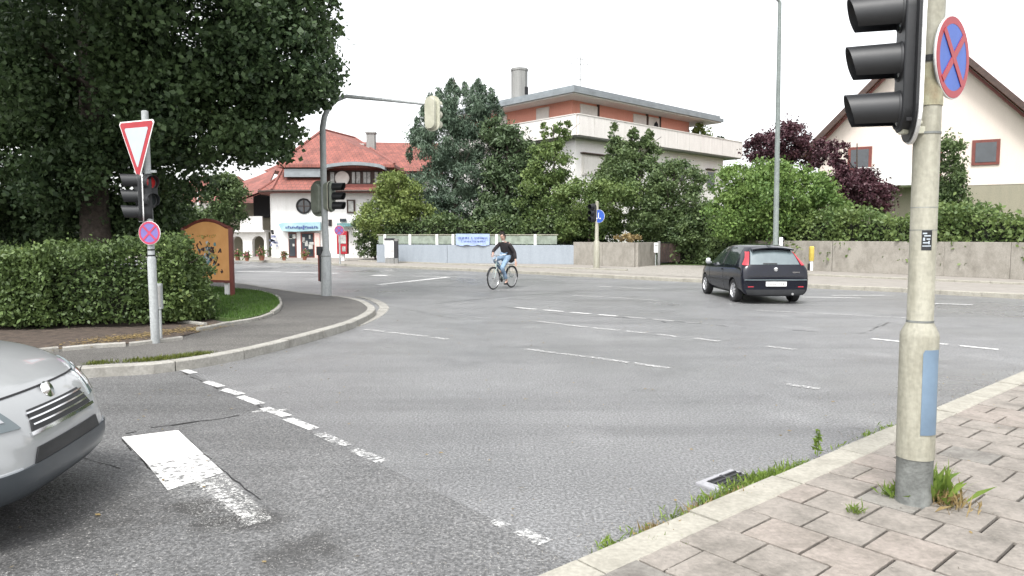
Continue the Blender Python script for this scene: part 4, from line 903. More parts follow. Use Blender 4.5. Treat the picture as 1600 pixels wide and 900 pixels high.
T('pine_tree', 'big blue-green pine behind the blue-grey wall', 'tree',
  [(718, 175, 54, 38, 45, 1.8), (700, 225, 62, 48, 45, 2.0), (735, 250, 60, 62, 45, 2.2), (672, 300, 46, 48, 45, 1.8), (720, 330, 66, 44, 45, 2.0), (685, 175, 30, 24, 45, 1.2), (750, 168, 26, 24, 45, 1.2)] + [(x_, y_, 6, 14, 45, .35) for x_, y_ in ((662, 178), (673, 158), (686, 150), (700, 142), (714, 146), (727, 139), (741, 143), (755, 142), (768, 150), (774, 163), (652, 195), (645, 215), (782, 178), (640, 240), (706, 134), (748, 134))],
  38000, .075, 'pine', 31, tr=.2, aspect=4.2, up=.6, sub=.16, ksub=60, stray=.12)
T('yew_tree', 'dark rounded conifer right of the pine, in front of the salmon house', 'tree', [(802, 245, 44, 52, 43.5, 1.8), (800, 300, 56, 48, 43.5, 2), (790, 338, 58, 36, 43.5, 1.8), (775, 205, 26, 22, 43.5, 1)], 17000, .14, 'yew', 32, tr=.14, aspect=2.2, ksub=40)
T('lime_tree', 'yellow-green bushy tree between the inn and the pine', 'tree', [(625, 310, 40, 40, 43, 1.5), (605, 340, 50, 32, 43, 1.5), (650, 345, 44, 30, 43, 1.3), (612, 287, 26, 20, 43, .9)], 11000, .13, 'lime', 33, tr=.1, ksub=30)
T('shrub_tree', 'dark green bush hanging over the left end of the blue-grey wall', 'tree', [(596, 355, 38, 24, 44.5, 1.2), (572, 350, 22, 34, 45, 1.1), (575, 385, 22, 20, 44.8, .9), (600, 330, 30, 22, 45, 1)], 6000, .12, 'mid', 34, tr=.06)
T('slender_tree', 'loose tree with upright leafy shoots before the white terrace corner', 'tree', [(862, 255, 34, 42, 41.5, 1.2), (850, 300, 44, 44, 41.5, 1.5), (870, 340, 50, 32, 41.5, 1.4), (872, 212, 12, 26, 41.5, .4), (850, 205, 7, 16, 41.5, .3), (886, 205, 7, 18, 41.5, .3)], 10000, .13, 'green', 35, tr=.08, ksub=30, stray=.05)
T('slender_tree', 'loose dark tree with spiky top shoots below the terrace parapet', 'tree', [(960, 215, 8, 24, 40, .3), (975, 250, 34, 30, 40, 1.1), (1005, 240, 26, 26, 40, .9), (1000, 285, 60, 46, 40, 1.8), (960, 290, 44, 34, 40, 1.3), (990, 212, 8, 16, 40, .3), (1014, 216, 7, 16, 40, .3)], 14000, .13, 'mid', 36, tr=.08, ksub=34, stray=.05)
T('garden_tree', 'light green tree right behind the blue round sign', 'tree', [(900, 320, 42, 40, 38.5, 1.4), (962, 305, 50, 30, 38, 1.4), (930, 345, 50, 30, 38.5, 1.3), (895, 352, 30, 22, 38.5, .9)], 13000, .12, 'green', 37, tr=.08, ksub=34)
T('garden_tree', 'mid green tree behind the garden gate', 'tree', [(1055, 285, 44, 36, 38, 1.4), (1060, 325, 50, 42, 38, 1.5), (1020, 345, 48, 32, 38, 1.3), (1075, 365, 34, 28, 37, 1)], 13000, .12, 'mid', 38, tr=.1, ksub=34)
T('broad_tree', 'broad bright green tree behind the street lamp', 'tree', [(1205, 310, 76, 50, 33, 2.0), (1155, 290, 46, 34, 33, 1.3), (1255, 300, 48, 38, 33, 1.4), (1140, 335, 44, 42, 33, 1.3), (1285, 330, 44, 36, 33, 1.2), (1200, 275, 40, 26, 33, 1.1), (1200, 350, 90, 26, 33.5, 1.8)], 24000, .12, 'bright', 39, tr=.14, ksub=40)
T('purple_tree', 'purple-leaved tree left of the cream gable house', 'tree', [(1225, 222, 44, 30, 40, 1.5), (1195, 232, 34, 24, 40, 1.2), (1262, 240, 38, 26, 40, 1.2)], 7500, .13, 'purple', 40, tr=.1, ksub=26, stray=.1)
T('purple_tree', 'purple-leaved tree in front of the balcony of the cream gable house', 'tree', [(1308, 240, 16, 26, 36, .5), (1340, 288, 44, 26, 36, 1.2), (1345, 306, 44, 30, 36, 1.3), (1315, 300, 40, 44, 36, 1.2), (1375, 312, 32, 24, 36, 1)], 9500, .12, 'purple', 41, tr=.1, ksub=28, stray=.1)
T('garden_tree', 'green tree right of the near cream pole', 'tree', [(1484, 262, 20, 62, 33, .8), (1492, 330, 28, 44, 33, 1.0)], 6000, .12, 'mid', 42, tr=.12, ksub=34)
def hedge_obj(name, label, poly_pts, z0, z1, th, n, leaf, m, seed, bumpy=.12, zb=ZF, cat='hedge', core=True):
    """hedge along a polyline"""
    c = Vector((poly_pts[0][0], poly_pts[0][1], zb)); r = thing(name, label, cat, c); rs = np.random.RandomState(seed)
    segs = [(Vector(poly_pts[i] + (0,)), Vector(poly_pts[i + 1] + (0,))) for i in range(len(poly_pts) - 1)]; Ls = [(b - a).length for a, b in segs]; tot = sum(Ls); P = []; n = int(n * 1.3)
    for (a, b), L in zip(segs, Ls):
        k = int(n * L / tot); t = rs.rand(k) * (1 + 1.0 / L) - .5 / L; d = (b - a).normalized(); nn = Vector((-d.y, d.x, 0))
        per = 2 * (z1 - z0) + th; s = rs.rand(k) * per; h_ = z1 - z0
        off = np.where(s < h_, -th / 2, np.where(s < h_ + th, s - h_ - th / 2, th / 2)); zz = np.where(s < h_, z0 + s, np.where(s < h_ + th, z1, z0 + (s - h_ - th)))
        wob = bumpy * (np.sin(t * L * 2.3 + seed) + .7 * np.sin(t * L * 5.1 + zz * 4)) * .6
        off = off * (1 + wob) + rs.normal(size=k) * bumpy * .45; zz = zz + (rs.normal(size=k) * .5 + np.sin(t * L * 1.7 + seed) * .8) * bumpy * (zz > z0 + .2)
        P.append(np.stack([a.x + (b.x - a.x) * t + nn.x * off - c.x, a.y + (b.y - a.y) * t + nn.y * off - c.y, zz - zb], 1))
    P = np.concatenate(P); me = mesh_quads('foliage', leaves_mesh(P, leaf * .85, seed, 1.4), m); o = bpy.data.objects.new('foliage', me); col.objects.link(o); o.parent = r
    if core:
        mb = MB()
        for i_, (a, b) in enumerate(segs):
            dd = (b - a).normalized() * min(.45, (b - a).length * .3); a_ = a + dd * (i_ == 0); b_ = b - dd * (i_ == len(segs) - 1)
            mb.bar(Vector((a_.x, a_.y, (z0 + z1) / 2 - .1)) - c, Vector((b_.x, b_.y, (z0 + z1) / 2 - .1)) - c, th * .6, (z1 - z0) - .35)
        mb.build('dark_infill', 'core', r)  # solid dark box, coloured to stand in for the shaded hedge interior
    return r
off = Vector((.55, .55, 0)).normalized() * 1.0
wr2 = [(p[0] + off.x, p[1] + off.y) for p in wr]
hedge_obj('hedge', 'loose green hedge on top of the long concrete wall on the right', wr2, .5, uz(340, 29.5), 1.5, 26000, .12, 'green', 51, .3)
hedge_obj('hedge', 'low hedge to the ground behind the dark car, right of the garden gate', [tuple(g(1066, 412, ZF)[:2]), tuple(g(1130, 415, ZF)[:2]), tuple(g(1180, 417.5, ZF)[:2])], .15, uz(372, 35), .9, 7000, .11, 'mid', 52, .2)
hedge_obj('hedge', 'dark garden hedge above the blue-grey wall behind the glass fence', [(-7.0, 42.4), (0, 41.6), (5.5, 39.2)], .2, 2.5, 1.0, 15000, .13, 'mid', 53, .3)
hedge_obj('hedge', 'dark garden hedge between the broad tree and the garden gate', [(6.9, 38.6), (14.5, 35.6)], .2, 2.8, 1.2, 12000, .13, 'mid', 54, .3)
shrub('garden_shrub', 'small bright yellow-green shrub growing over the end of the fence', 881, 368, 39, 13, 10, 900, .12, 'lime', 61)
shrub('garden_shrub', 'round green shrub peeking above the wall right of the cyclist', 825, 358, 41.5, 30, 12, 1600, .12, 'green', 62)
shrub('flowering_plant', 'pale flowering plant on top of the concrete corner wall', 980, 371, 36, 20, 6, 500, .10, 'drygrass', 63, cat='plant')
# far tree belt behind everything
rs = np.random.RandomState(9); E = []
for i in range(60): E.append((-95 + i * 3.2 + rs.uniform(-1, 1), 88 + rs.uniform(-4, 6), 2.0, 3.2, 2.5, rs.uniform(1.8, 3.6)))
P = crown_points(E, 60000, 9, .25, .5, 20); P = P[P[:, 2] > -.05]; me = mesh_quads('distant_trees', leaves_mesh(P, .34, 9), 'mid'); o = bpy.data.objects.new('distant_trees', me); col.objects.link(o)
tag(o, 'low far belt of mixed trees behind the houses', 'trees', kind='stuff')

# ------------------------------------------------------------------ left corner: hedge, soil, grass, board
hA, hB, hC = g(-260, 560, ZL), g(120, 522, ZL), g(290, 512, ZL)
hp = [(-16, 11.9), (hB.x - 1.2, hB.y + 1.25), (g(222, 508, ZL).x, g(250, 508, ZL).y + .7)]
hedge_obj('hedge', 'dense clipped dark green hedge beside the give-way sign pole', hp, ZL + .08, uz(394, 11.4), 1.7, 90000, .052, 'hedge', 55, .16, zb=ZL)
tree('hedge_shrub', 'rounded end shrub of the hedge in front of the orange inn board', 'shrub', [(262, 462, 52, 62, 12.4, .7), (292, 470, 40, 50, 12.6, .6), (300, 430, 26, 34, 12.9, .5), (280, 420, 34, 30, 12.9, .5), (305, 490, 26, 26, 12.6, .5)], 17000, .055, 'hedge', 56, tr=.03, zb=ZL, limbs=6, ksub=60, shell=.5, stray=.25)
sp = [(-600, 600), (-100, 560), (124, 543), (200, 538), (240, 533), (290, 525), (328, 514), (352, 507), (330, 500), (300, 495), (270, 480), (100, 470), (-400, 500)]
sheet('hedge_soil', [tuple(g(a, b, ZL)[:2]) for a, b in sp], ZL + .012, 'soil')
gp = [(296, 494), (330, 499), (362, 503), (400, 499), (428, 488), (437, 477), (430, 466), (408, 459), (380, 455.5), (340, 452), (250, 447), (240, 470)]
gpw = smoothline([tuple(g(a, b, ZL)[:2]) for a, b in gp], 6, True)
sheet('lawn_ground', gpw, ZL + .06, 'grass_ground', thick=.07)
ed = smoothline([tuple(g(a, b, ZL)[:2]) for a, b in [(310, 518), (330, 515), (362, 508), (402, 501), (430, 490), (440, 478), (433, 466), (410, 458), (380, 454)]], 6)
kerb_line('lawn_edging', ed, ZL - .02, ZL + .07, .07, 'kerb', .8, .02, 1, .012, 9)
ed2 = [tuple(g(a, b, ZL)[:2]) for a, b in [(-300, 590), (124, 546), (200, 541), (290, 530)]]
kerb_line('bed_edging', smoothline(ed2, 6), ZL - .02, ZL + .05, .07, 'kerb', .8, .05, 1, .02, 10)
kerb_line('bed_edging', smoothline([tuple(g(a, b, ZL)[:2]) for a, b in [(278, 505), (300, 507), (345, 513)]], 6), ZL - .02, ZL + .05, .07, 'kerb', .8, .05, 1, .02, 10)
def inpoly(P, poly):
    poly = np.array(poly); x, y = P[:, 0], P[:, 1]; ins = np.zeros(len(P), bool); j = len(poly) - 1
    for i in range(len(poly)):
        xi, yi = poly[i]; xj, yj = poly[j]
        c = ((yi > y) != (yj > y)) & (x < (xj - xi) * (y - yi) / (yj - yi + 1e-12) + xi); ins ^= c; j = i
    return ins
def blades(name, P, h, w, m, seed, label, lean=.35, kind='stuff', cat='grass', parent=None):
    rs = np.random.RandomState(seed); n = len(P); hh = h * (.5 + rs.rand(n))[:, None]; d = rs.normal(size=(n, 3)) * lean; d[:, 2] = 1; d /= np.linalg.norm(d, axis=1)[:, None]
    s = rs.normal(size=(n, 3)); s[:, 2] = 0; s /= np.linalg.norm(s, axis=1)[:, None]; ww = w * (.6 + .8 * rs.rand(n))[:, None]
    bend = d + rs.normal(size=(n, 3)) * lean * .7
    V = np.stack([P - s * ww / 2, P + s * ww / 2, P + d * hh * .6 + s * ww * .35, P + d * hh * .6 + bend * hh * .4], 1).reshape(-1, 3)
    me = mesh_quads(name, V, m); o = bpy.data.objects.new(name, me); col.objects.link(o)
    if parent: o.parent = parent
    else: tag(o, label, cat, kind=kind)
    return o
bb_ = np.array(gpw); rs = np.random.RandomState(1); P = np.stack([rs.uniform(bb_[:, 0].min(), bb_[:, 0].max(), 60000), rs.uniform(bb_[:, 1].min(), bb_[:, 1].max(), 60000), np.full(60000, ZL + .055)], 1)
P = P[inpoly(P, gpw)][:30000]; blades('grass', P, .05, .012, 'grass', 3, 'short green lawn on the corner in front of the orange board')
# moss / weeds along the left kerb
def scatter_line(pts, n, spread, seed, z=0.0):
    rs = np.random.RandomState(seed); Q = [Vector(p[:2]) for p in pts]; L = [(Q[i + 1] - Q[i]).length for i in range(len(Q) - 1)]; tot = sum(L); out = []
    cl = rs.rand(max(4, n // 60)) * tot
    s = np.abs(cl[rs.randint(0, len(cl), n)] + rs.normal(size=n) * .07) % tot
    for v in s:
        i = 0
        while i < len(L) - 1 and v > L[i]: v -= L[i]; i += 1
        p = Q[i].lerp(Q[i + 1], min(1, v / L[i])); out.append((p.x + rs.normal() * spread, p.y + rs.normal() * spread, z))
    return np.array(out)
P = scatter_line([g(a, b, 0) for a, b in [(124, 578), (250, 571), (350, 556), (430, 539)]], 2600, .035, 4); blades('kerb_weeds', P, .045, .01, 'moss', 5, 'thin mossy weeds in the gutter along the left corner kerb')
P = scatter_line([g(a, b, ZL) for a, b in [(140, 569), (250, 562), (330, 551)]], 1500, .05, 6, ZL); blades('kerb_weeds', P, .04, .01, 'moss', 7, 'mossy weeds on top of the left corner kerb')
# litter of leaves in the bed
rs = np.random.RandomState(12); n = 1500; q0, q1 = g(124, 538, ZL), g(340, 512, ZL); t = rs.rand(n)
P = np.stack([q0.x + (q1.x - q0.x) * t + rs.normal(size=n) * .15, q0.y + (q1.y - q0.y) * t + rs.normal(size=n) * .22, np.full(n, ZL + .022)], 1)
V = leaves_mesh(P, .035, 3, 1.3); V[:, 2] = ZL + .02 + (V[:, 2] - ZL - .02) * .15 + .006; me = mesh_quads('leaf_litter', V, 'drygrass'); o = bpy.data.objects.new('leaf_litter', me); col.objects.link(o); tag(o, 'brown leaf litter at the foot of the hedge', 'leaf litter', kind='stuff')
# fallen specks on the road
rs = np.random.RandomState(14); n = 420; P = np.stack([rs.uniform(-4.5, 6, n), rs.uniform(3.2, 16, n), np.full(n, .012)], 1)
P = P[~inpoly(P, [kp(-9, -.25)[:2], kp(40, -.25)[:2], kp(40, 30)[:2], kp(-9, 30)[:2]])]; P = P[~inpoly(P, lpw + [(-80, 40), (-80, 8)])]
V = leaves_mesh(P, .022, 4, 1.3); V[:, 2] = .012 + (V[:, 2] - .012) * .25 + .004; me = mesh_quads('fallen_leaves', V, 'drygrass'); o = bpy.data.objects.new('fallen_leaves', me); col.objects.link(o); tag(o, 'tiny fallen leaves scattered over the asphalt', 'leaves', kind='stuff')

rs = np.random.RandomState(21); n = 2600; aa = rs.uniform(-3, 9, n); bb2 = np.where(rs.rand(n) < .6, -.24 - np.abs(rs.normal(size=n)) * .16, rs.uniform(0, 4, n))
P = np.array([tuple(kp(x, y, (.008 if y < 0 else ZR + .003))) for x, y in zip(aa, bb2)]); V = leaves_mesh(P, .007, 8, 1.2); me = mesh_quads('grit', V, 'concrete'); o = bpy.data.objects.new('grit', me); col.objects.link(o); tag(o, 'loose grit on the near pavement and in the gutter', 'grit', kind='stuff')
P = np.array([tuple(kp(x, y, ZR + .006)) for x, y in zip(rs.uniform(-1, 6, 26), rs.uniform(0, 3, 26))]); V = leaves_mesh(P, .02, 9, 1.4); V[:, 2] = ZR + .006 + (V[:, 2] - ZR - .006) * .25; me = mesh_quads('fallen_leaves', V, 'drygrass'); o = bpy.data.objects.new('fallen_leaves', me); col.objects.link(o); tag(o, 'a few small dry leaves on the near slabs', 'leaves', kind='stuff')
# inn board
bA = g(289, 470, ZL); bB = g(362, 462, ZL + .06); YA = bB.y
br = thing('inn_sign_board', 'orange inn board with curved dark red frame and painted picture on the lawn', 'sign', (bB.x, bB.y, ZL + .05))
pr_ = at(362, 352, bB.y); pl_ = at(288, 352, bB.y + .55); dirb = Vector((pl_.x - bB.x, pl_.y - bB.y, 0)); Wb = dirb.length; dirb.normalize()
BM = Matrix(((dirb.x, 0, -dirb.y, 0), (dirb.y, 0, dirb.x, 0), (0, 1, 0, 0), (0, 0, 0, 1)))        # local (u along board to the left, v up, w out)
zb0 = uz(440, bB.y) - br.location.z; zb1 = uz(357, bB.y) - br.location.z; zbm = uz(345, bB.y) - br.location.z
top = [(Wb * t, zb1 + (zbm - zb1) * (math.sin(math.pi * min(1, max(0, (t - .05) / .9))) ** .9)) for t in np.linspace(0, 1, 17)]
mb = MB(); mb.prism([(0, zb0), (Wb, zb0)] + list(reversed(top)), -.02, .02, BM); fixn(mb.build('board', 'orange_board', br))
mb = MB(); mb.tube([BM @ Vector((p[0], p[1] + .02, 0)) for p in top], .045, 8); mb.bar(BM @ Vector((0, zb0, 0)), BM @ Vector((Wb, zb0, 0)), .07, .06)
mb.build('frame', 'redwood', br)
for u, zt in ((-.03, zb1 + .02), (Wb + .03, zb1 + .02)):
    mb = MB(); c = BM @ Vector((u, 0, 0)); mb.box((c.x, c.y, zt / 2), (.09, .09, zt)); mb.build('post', 'redwood', br)
mb = MB(); c = BM @ Vector((.16, 0, 0)); mb.box((c.x - .02, c.y + .1, .18), (.1, .08, .4)); mb.build('foot', 'white', br)
sw = -.028 if (BM @ Vector((0, 0, -1)) - BM @ Vector((0, 0, 0))).y < 0 else .028
BMf = BM
def glyph(mb, u, v, h, rn, sw_):
    for k in range(rn.choice((2, 3))):
        a = (u + rn.uniform(-.3, .3) * h, v + rn.uniform(-.1, .5) * h); b = (a[0] + rn.uniform(-.35, .35) * h, a[1] + rn.uniform(.2, .55) * h * rn.choice((1, -1)))
        mb.bar(BM @ Vector((a[0], a[1], sw_)), BM @ Vector((b[0], b[1], sw_)), .02, h * .13)
rn = random.Random(8); hB_ = zb1 - zb0
mb = MB()
for i in range(8): glyph(mb, Wb * (.70 - i * .055), zb0 + hB_ * .84, .07, rn, sw)
mb.build('lettering', 'gold', br)
mb = MB()
for i in range(6): glyph(mb, Wb * (.82 - i * .12), zb0 + hB_ * (.63 + .03 * math.sin(i)), .19, rn, sw)
for i in range(3): glyph(mb, Wb * (.32 - i * .07), zb0 + hB_ * (.36 - .1 * i), .13, rn, sw)
mb.build('lettering', 'ink', br)
for k, (mm, cnt, su, sv) in enumerate([('teal', 34, .17, .22), ('ink', 16, .16, .22), ('sign_white', 12, .12, .2), ('gold', 16, .2, .22)]):
    mb = MB()
    for i in range(cnt):
        u = Wb * .48 + rn.gauss(0, su * .55) * Wb; v = zb0 + hB_ * .48 + rn.gauss(0, sv * .6) * hB_
        q = [(u + rn.uniform(.02, .07) * math.cos(a + .3), v + rn.uniform(.02, .06) * math.sin(a + .3)) for a in np.linspace(0, 2 * math.pi, 6)[:-1]]
        mb.prism(q, sw * (.8 + .1 * k), sw * (1 + .12 * k), BM)
    fixn(mb.build('painted_picture', mm, br))
fpz = g(311, 440, ZF); fp_ = at(311, 360, 31); r = thing('flag_pole', 'thin white flagpole behind the orange board', 'flagpole', (fp_.x, 31, ZF)); mb = MB(); mb.tube([(0, 0, 0), (0, 0, uz(303, 31) - ZF)], .04, 8); mb.build('pole', 'white', r)
mb = MB(); mb.lathe([(.01, uz(303, 31) - ZF - .02), (.07, uz(303, 31) - ZF + .03), (.01, uz(303, 31) - ZF + .09)], 8); mb.build('finial', 'white', r)
ws = at(277, 380, 14.5); r = thing('small_street_sign', 'small white sign with black dot showing above the hedge', 'sign', (ws.x, 14.5, ZL)); mb = MB(); mb.tube([(0, .03, 0), (0, .03, ws.z - ZL)], .02, 6); mb.build('post', 'pole_grey', r)
mb = MB(); mb.box((0, 0, ws.z - ZL), (.27, .02, .12)); mb.build('plate', 'white', r); mb = MB(); mb.lathe([(.001, -.005), (.025, -.005), (.025, .005), (.001, .005)], 12, M4=Matrix.Translation((.04, -.013, ws.z - ZL)) @ Matrix.Rotation(R(90), 4, 'X')); mb.build('dot', 'black', r)

# ------------------------------------------------------------------ signals and signs
def RX(rz, loc): return Matrix.Translation(loc) @ Matrix.Rotation(rz, 4, 'Z')
def signal_head(parent, loc, rz, s=1.0, n=3, lit=None, backplate=True, body='black', vis='black', sp=.295, lr=.125, plate_w=None, name='signal_head', rim='white', vl=.27, hdp=.2):
    """faces local -Y; origin at the bottom lens centre"""
    T4 = RX(rz, loc) @ Matrix.Scale(s, 4)
    hd = MB(); H_ = sp * (n - 1); w = lr * 1.28
    pf = [(w * math.cos(R(a)), H_ + w * math.sin(R(a))) for a in range(0, 181, 15)] + [(w * math.cos(R(a)), w * math.sin(R(a))) for a in range(180, 361, 15)]
    toY = Matrix(((1, 0, 0, 0), (0, 0, 1, 0), (0, 1, 0, 0), (0, 0, 0, 1)))
    hd.prism(pf, -.02, hdp, T4 @ toY); h = fixn(hd.build(name, body, parent, bevel=.01, smooth=True))
    if backplate:
        pw = plate_w or lr * 1.9
        q = [(pw * math.cos(R(a)), H_ + pw * .9 * math.sin(R(a))) for a in range(0, 181, 12)] + [(pw * math.cos(R(a)), pw * .9 * math.sin(R(a))) for a in range(180, 361, 12)]
        q2 = [(x * 1.09, (z - H_ / 2) * 1.025 + H_ / 2) for x, z in q]
        b = MB(); b.prism(q, .03, .042, T4 @ toY); fixn(b.build('backplate', vis, h)); b = MB(); b.prism(q2, .044, .062, T4 @ toY); fixn(b.build('backplate_border', rim, h))
    for k in range(n):
        L4 = T4 @ Matrix.Translation((0, -.02, k * sp)) @ Matrix.Rotation(R(90), 4, 'X')
        l = MB(); l.lathe([(.002, .03), (lr * .5, .024), (lr * .92, 0), (lr * .92, -.01)], 24, M4=L4, cap=False); l.build('lens', 'lamp_red' if lit == k else 'lamp_off', h, smooth=True)
        rg = MB(); rg.lathe([(lr * .9, .0), (lr * 1.06, .012), (lr * 1.12, 0), (lr * 1.12, -.02)], 28, M4=L4, cap=False); rg.build('lens_ring', body, h, smooth=True)
        v = MB(); seg = 30; vs = []; fs = []
        for i in range(seg + 1):
            a = R(-48 + 276 * i / seg); ln = vl * (.90 + .10 * math.sin(a)) if math.sin(a) > 0 else vl * (.90 + .12 * math.sin(a))
            for rr, yy in ((lr * 1.04, 0.0), (lr * 1.0, -ln), (lr * .96, -ln), (lr * 1.0, 0.0)):
                vs.append(T4 @ Vector((rr * math.cos(a), -.02 + yy, k * sp + rr * math.sin(a))))
        for i in range(seg):
            for j in range(4): fs.append((i * 4 + j, (i + 1) * 4 + j, (i + 1) * 4 + (j + 1) % 4, i * 4 + (j + 1) % 4))
        fs += [(0, 1, 2, 3), tuple(seg * 4 + j for j in (3, 2, 1, 0))]
        v.add(vs, fs); fixn(v.build('visor', vis, h, smooth=True))
    return h
def round_sign(parent, loc, rz, rad, name='no_stopping_sign', cross=True, ring='red', field='blue', arrow=False):
    T4 = RX(rz, loc) @ Matrix.Rotation(R(90), 4, 'X')      # disc normal = local -Y
    b = MB(); b.lathe([(.002, -.004), (rad, -.004), (rad, .004), (.002, .004)], 40, M4=T4); s = b.build(name, 'white', parent)
    b = MB(); b.lathe([(rad * .8, .0045), (rad * .97, .0045), (rad * .97, .007), (rad * .8, .007)], 40, M4=T4, cap=False); b.build('sign_ring', ring, s)
    b = MB(); b.lathe([(.001, .0042), (rad * .8, .0042), (rad * .8, .006), (.001, .006)], 40, M4=T4); b.build('sign_field', field, s)
    if cross:
        for a in ((45, -45) if cross == 2 else (45,)):
            b = MB(); b.box((0, 0, .0085 + (.0006 if a < 0 else 0)), (rad * 1.66, rad * .17, .003), R(a), 0); b.v = [tuple(T4 @ Vector(v)) for v in b.v]; b.build('sign_bar', ring, s)
    b = MB(); b.lathe([(.002, -.012), (rad * .98, -.012), (rad * .98, -.006), (.002, -.006)], 40, M4=T4); b.build('sign_back', 'pole_grey', s)
    return s

# --- near right pole with signal
pb = g(1427, 783, ZR)
np_ = thing('signal_pole', 'near cream steel pole with grey foot and pale blue panel on the slab pavement', 'pole', (pb.x, pb.y, ZR), 0, None, (0, R(-.35)))
mb = MB(); mb.lathe([(.098, -.02), (.098, .27), (.101, .275)], 36); mb.build('base_band', 'pole_dark', np_, smooth=True)
mb = MB(); mb.lathe([(.103, .275), (.103, .28), (.103, 1.0), (.1, 1.02), (.072, 1.08), (.070, 1.085), (.070, 2.6), (.070, 4.2), (.05, 4.22)], 36); mb.build('shaft', 'pole_cream', np_, smooth=True)
mb = MB()
for zz, rr, hh in ((1.083, .073, .012), (2.17, .0735, .012), (2.40, .074, .01)): mb.lathe([(rr, zz), (rr, zz + hh)], 30)
for zz in (1.62, 1.75): mb.lathe([(.0708, zz), (.0708, zz + .004)], 30)
mb.build('joint_ring', 'pole_dark', np_, smooth=True)
mb = MB()
for zz in (2.93, 2.95): mb.lathe([(.074, zz), (.077, zz + .006), (.074, zz + .012)], 30)
mb.lathe([(.075, 2.575), (.075, 2.61)], 30); mb.box((-.1, 0, 2.59), (.08, .05, .03)); mb.build('strap', 'black', np_, smooth=False)
mb = MB(); mb.lathe([(.0745, 2.33), (.0745, 2.56)], 30); mb.build('rusty_sleeve', streakmat('lichen_steel', (.33, .32, .22), (.20, .15, .09), .8, .3, .8, (8, 8, 3)), np_, smooth=True)
# pale blue film panel on right side of base
mb = MB(); vs = []; fs = []; n = 10
for i in range(n + 1):
    a = R(-108 + 58 * i / n)
    for rr in (.1045, .107):
        for zz in (.43, .93): vs.append((rr * math.cos(a), rr * math.sin(a), zz - (.02 if (i == 0 and zz > .9) else 0)))
for i in range(n):
    k = i * 4; fs += [(k, k + 4, k + 5, k + 1), (k + 2, k + 3, k + 7, k + 6), (k + 1, k + 5, k + 7, k + 3), (k, k + 2, k + 6, k + 4)]
fs += [(0, 1, 3, 2), (n * 4, n * 4 + 2, n * 4 + 3, n * 4 + 1)]; mb.add(vs, fs); fixn(mb.build('blue_panel', 'panel_blue', np_, smooth=True))
# sticker
mb = MB(); rn = random.Random(6)
def onpole(a0, a1, z0, z1, rr):
    n = 4; vs = []
    for i in range(n + 1):
        a = R(a0 + (a1 - a0) * i / n); vs += [(rr * math.cos(a), rr * math.sin(a), z0), (rr * math.cos(a), rr * math.sin(a), z1)]
    return vs, [(2 * i, 2 * i + 2, 2 * i + 3, 2 * i + 1) for i in range(n)]
v_, f_ = onpole(-126, -82, 1.505, 1.62, .0712); mb.add(v_, f_); st = mb.build('sticker', 'black', np_)
mb = MB()
for z0, z1, a0, a1 in ((1.527, 1.533, -92, -56), (1.545, 1.552, -90, -62), (1.56, 1.578, -90, -82), (1.566, 1.573, -76, -60), (1.585, 1.592, -86, -58), (1.598, 1.606, -92, -74), (1.54, 1.56, -68, -62)):
    v_, f_ = onpole(a0 - 30, a1 - 30, z0, z1, .0716); mb.add(v_, f_)
mb.build('sticker_marks', 'sign_white', st)
# brackets (bars to the signal) and signal
sx = (1392 - 800) / F * pb.y - pb.x
mb = MB(); mb.box((-.09, -.03, 2.19), (.16, .05, .04)); mb.box((-.09, -.03, 2.235), (.1, .03, .02)); mb.box((-.1, 0, 3.03), (.2, .04, .04)); mb.build('bracket', 'signal_back', np_, bevel=.004)
mb = MB(); mb.box((-.1, .03, 2.64), (.035, .06, .9)); mb.build('bracket_rail', 'signal_back', np_, bevel=.01)
mb = MB(); mb.tube([(-.05, .03, 2.25), (-.06, .03, 2.5)], .012, 6); mb.box((-.094, 0, 2.3), (.012, .06, .22)); mb.build('cable', 'white', np_)
mb = MB(); mb.tube([(-.22, 0, 3.1), (-.24, -.02, 3.22), (-.18, 0, 3.28), (-.08, .0, 3.2)], .014, 8); mb.build('cable', 'black', np_, smooth=True)
mb = MB(); mb.box((-.085, 0, 2.72), (.05, .05, .2)); mb.build('clamp', 'gold', np_, bevel=.01)
sg = thing('traffic_light', 'large black three-lamp signal with long visors on the near cream pole', 'traffic light', (pb.x - .165, pb.y + .0, ZR + 2.33), R(-108))
signal_head(sg, (0, 0, -.02), 0, 1.0, 3, None, True, 'black', 'black', .275, .102, plate_w=.205, vl=.285, hdp=.08)
mb = MB()
for k in range(3):
    for dz in (-.07, .07): mb.box((.118, .02, k * .275 - .02 + dz), (.02, .035, .022))
mb.build('hinge', 'black_matt', sg, bevel=.003)
ns = thing('no_stopping_sign', 'round red and blue no-stopping sign edge-on beside the near cream pole', 'sign', (pb.x + .125, pb.y + .02, ZR + 2.61), R(38))
round_sign(ns, (0, 0, 0), 0, .235, 'disc', 2)
mb = MB(); mb.box((-.05, .05, 0), (.06, .07, .04)); mb.build('clamp', 'black', ns)

# --- left sign pole
lpb = g(243, 536, ZL)
ls = thing('sign_pole', 'galvanised pole at the hedge corner carrying signs and signals', 'pole', (lpb.x, lpb.y, ZL), 0, None, (0, R(-.5)))
zt = uz(174, lpb.y) - ZL
mb = MB(); mb.lathe([(.058, 0), (.058, 1.2), (.052, 1.22), (.046, 1.24), (.046, zt), (.03, zt + .01)], 24); mb.build('shaft', 'pole_grey', ls, smooth=True)
mb = MB()
for zz in (1.24, 1.32): mb.lathe([(.05, zz), (.05, zz + .02)], 16)
mb.build('strap', 'black', ls)
Yp = lpb.y
def rel(px, py, Y=Yp): p = at(px, py, Y); return p
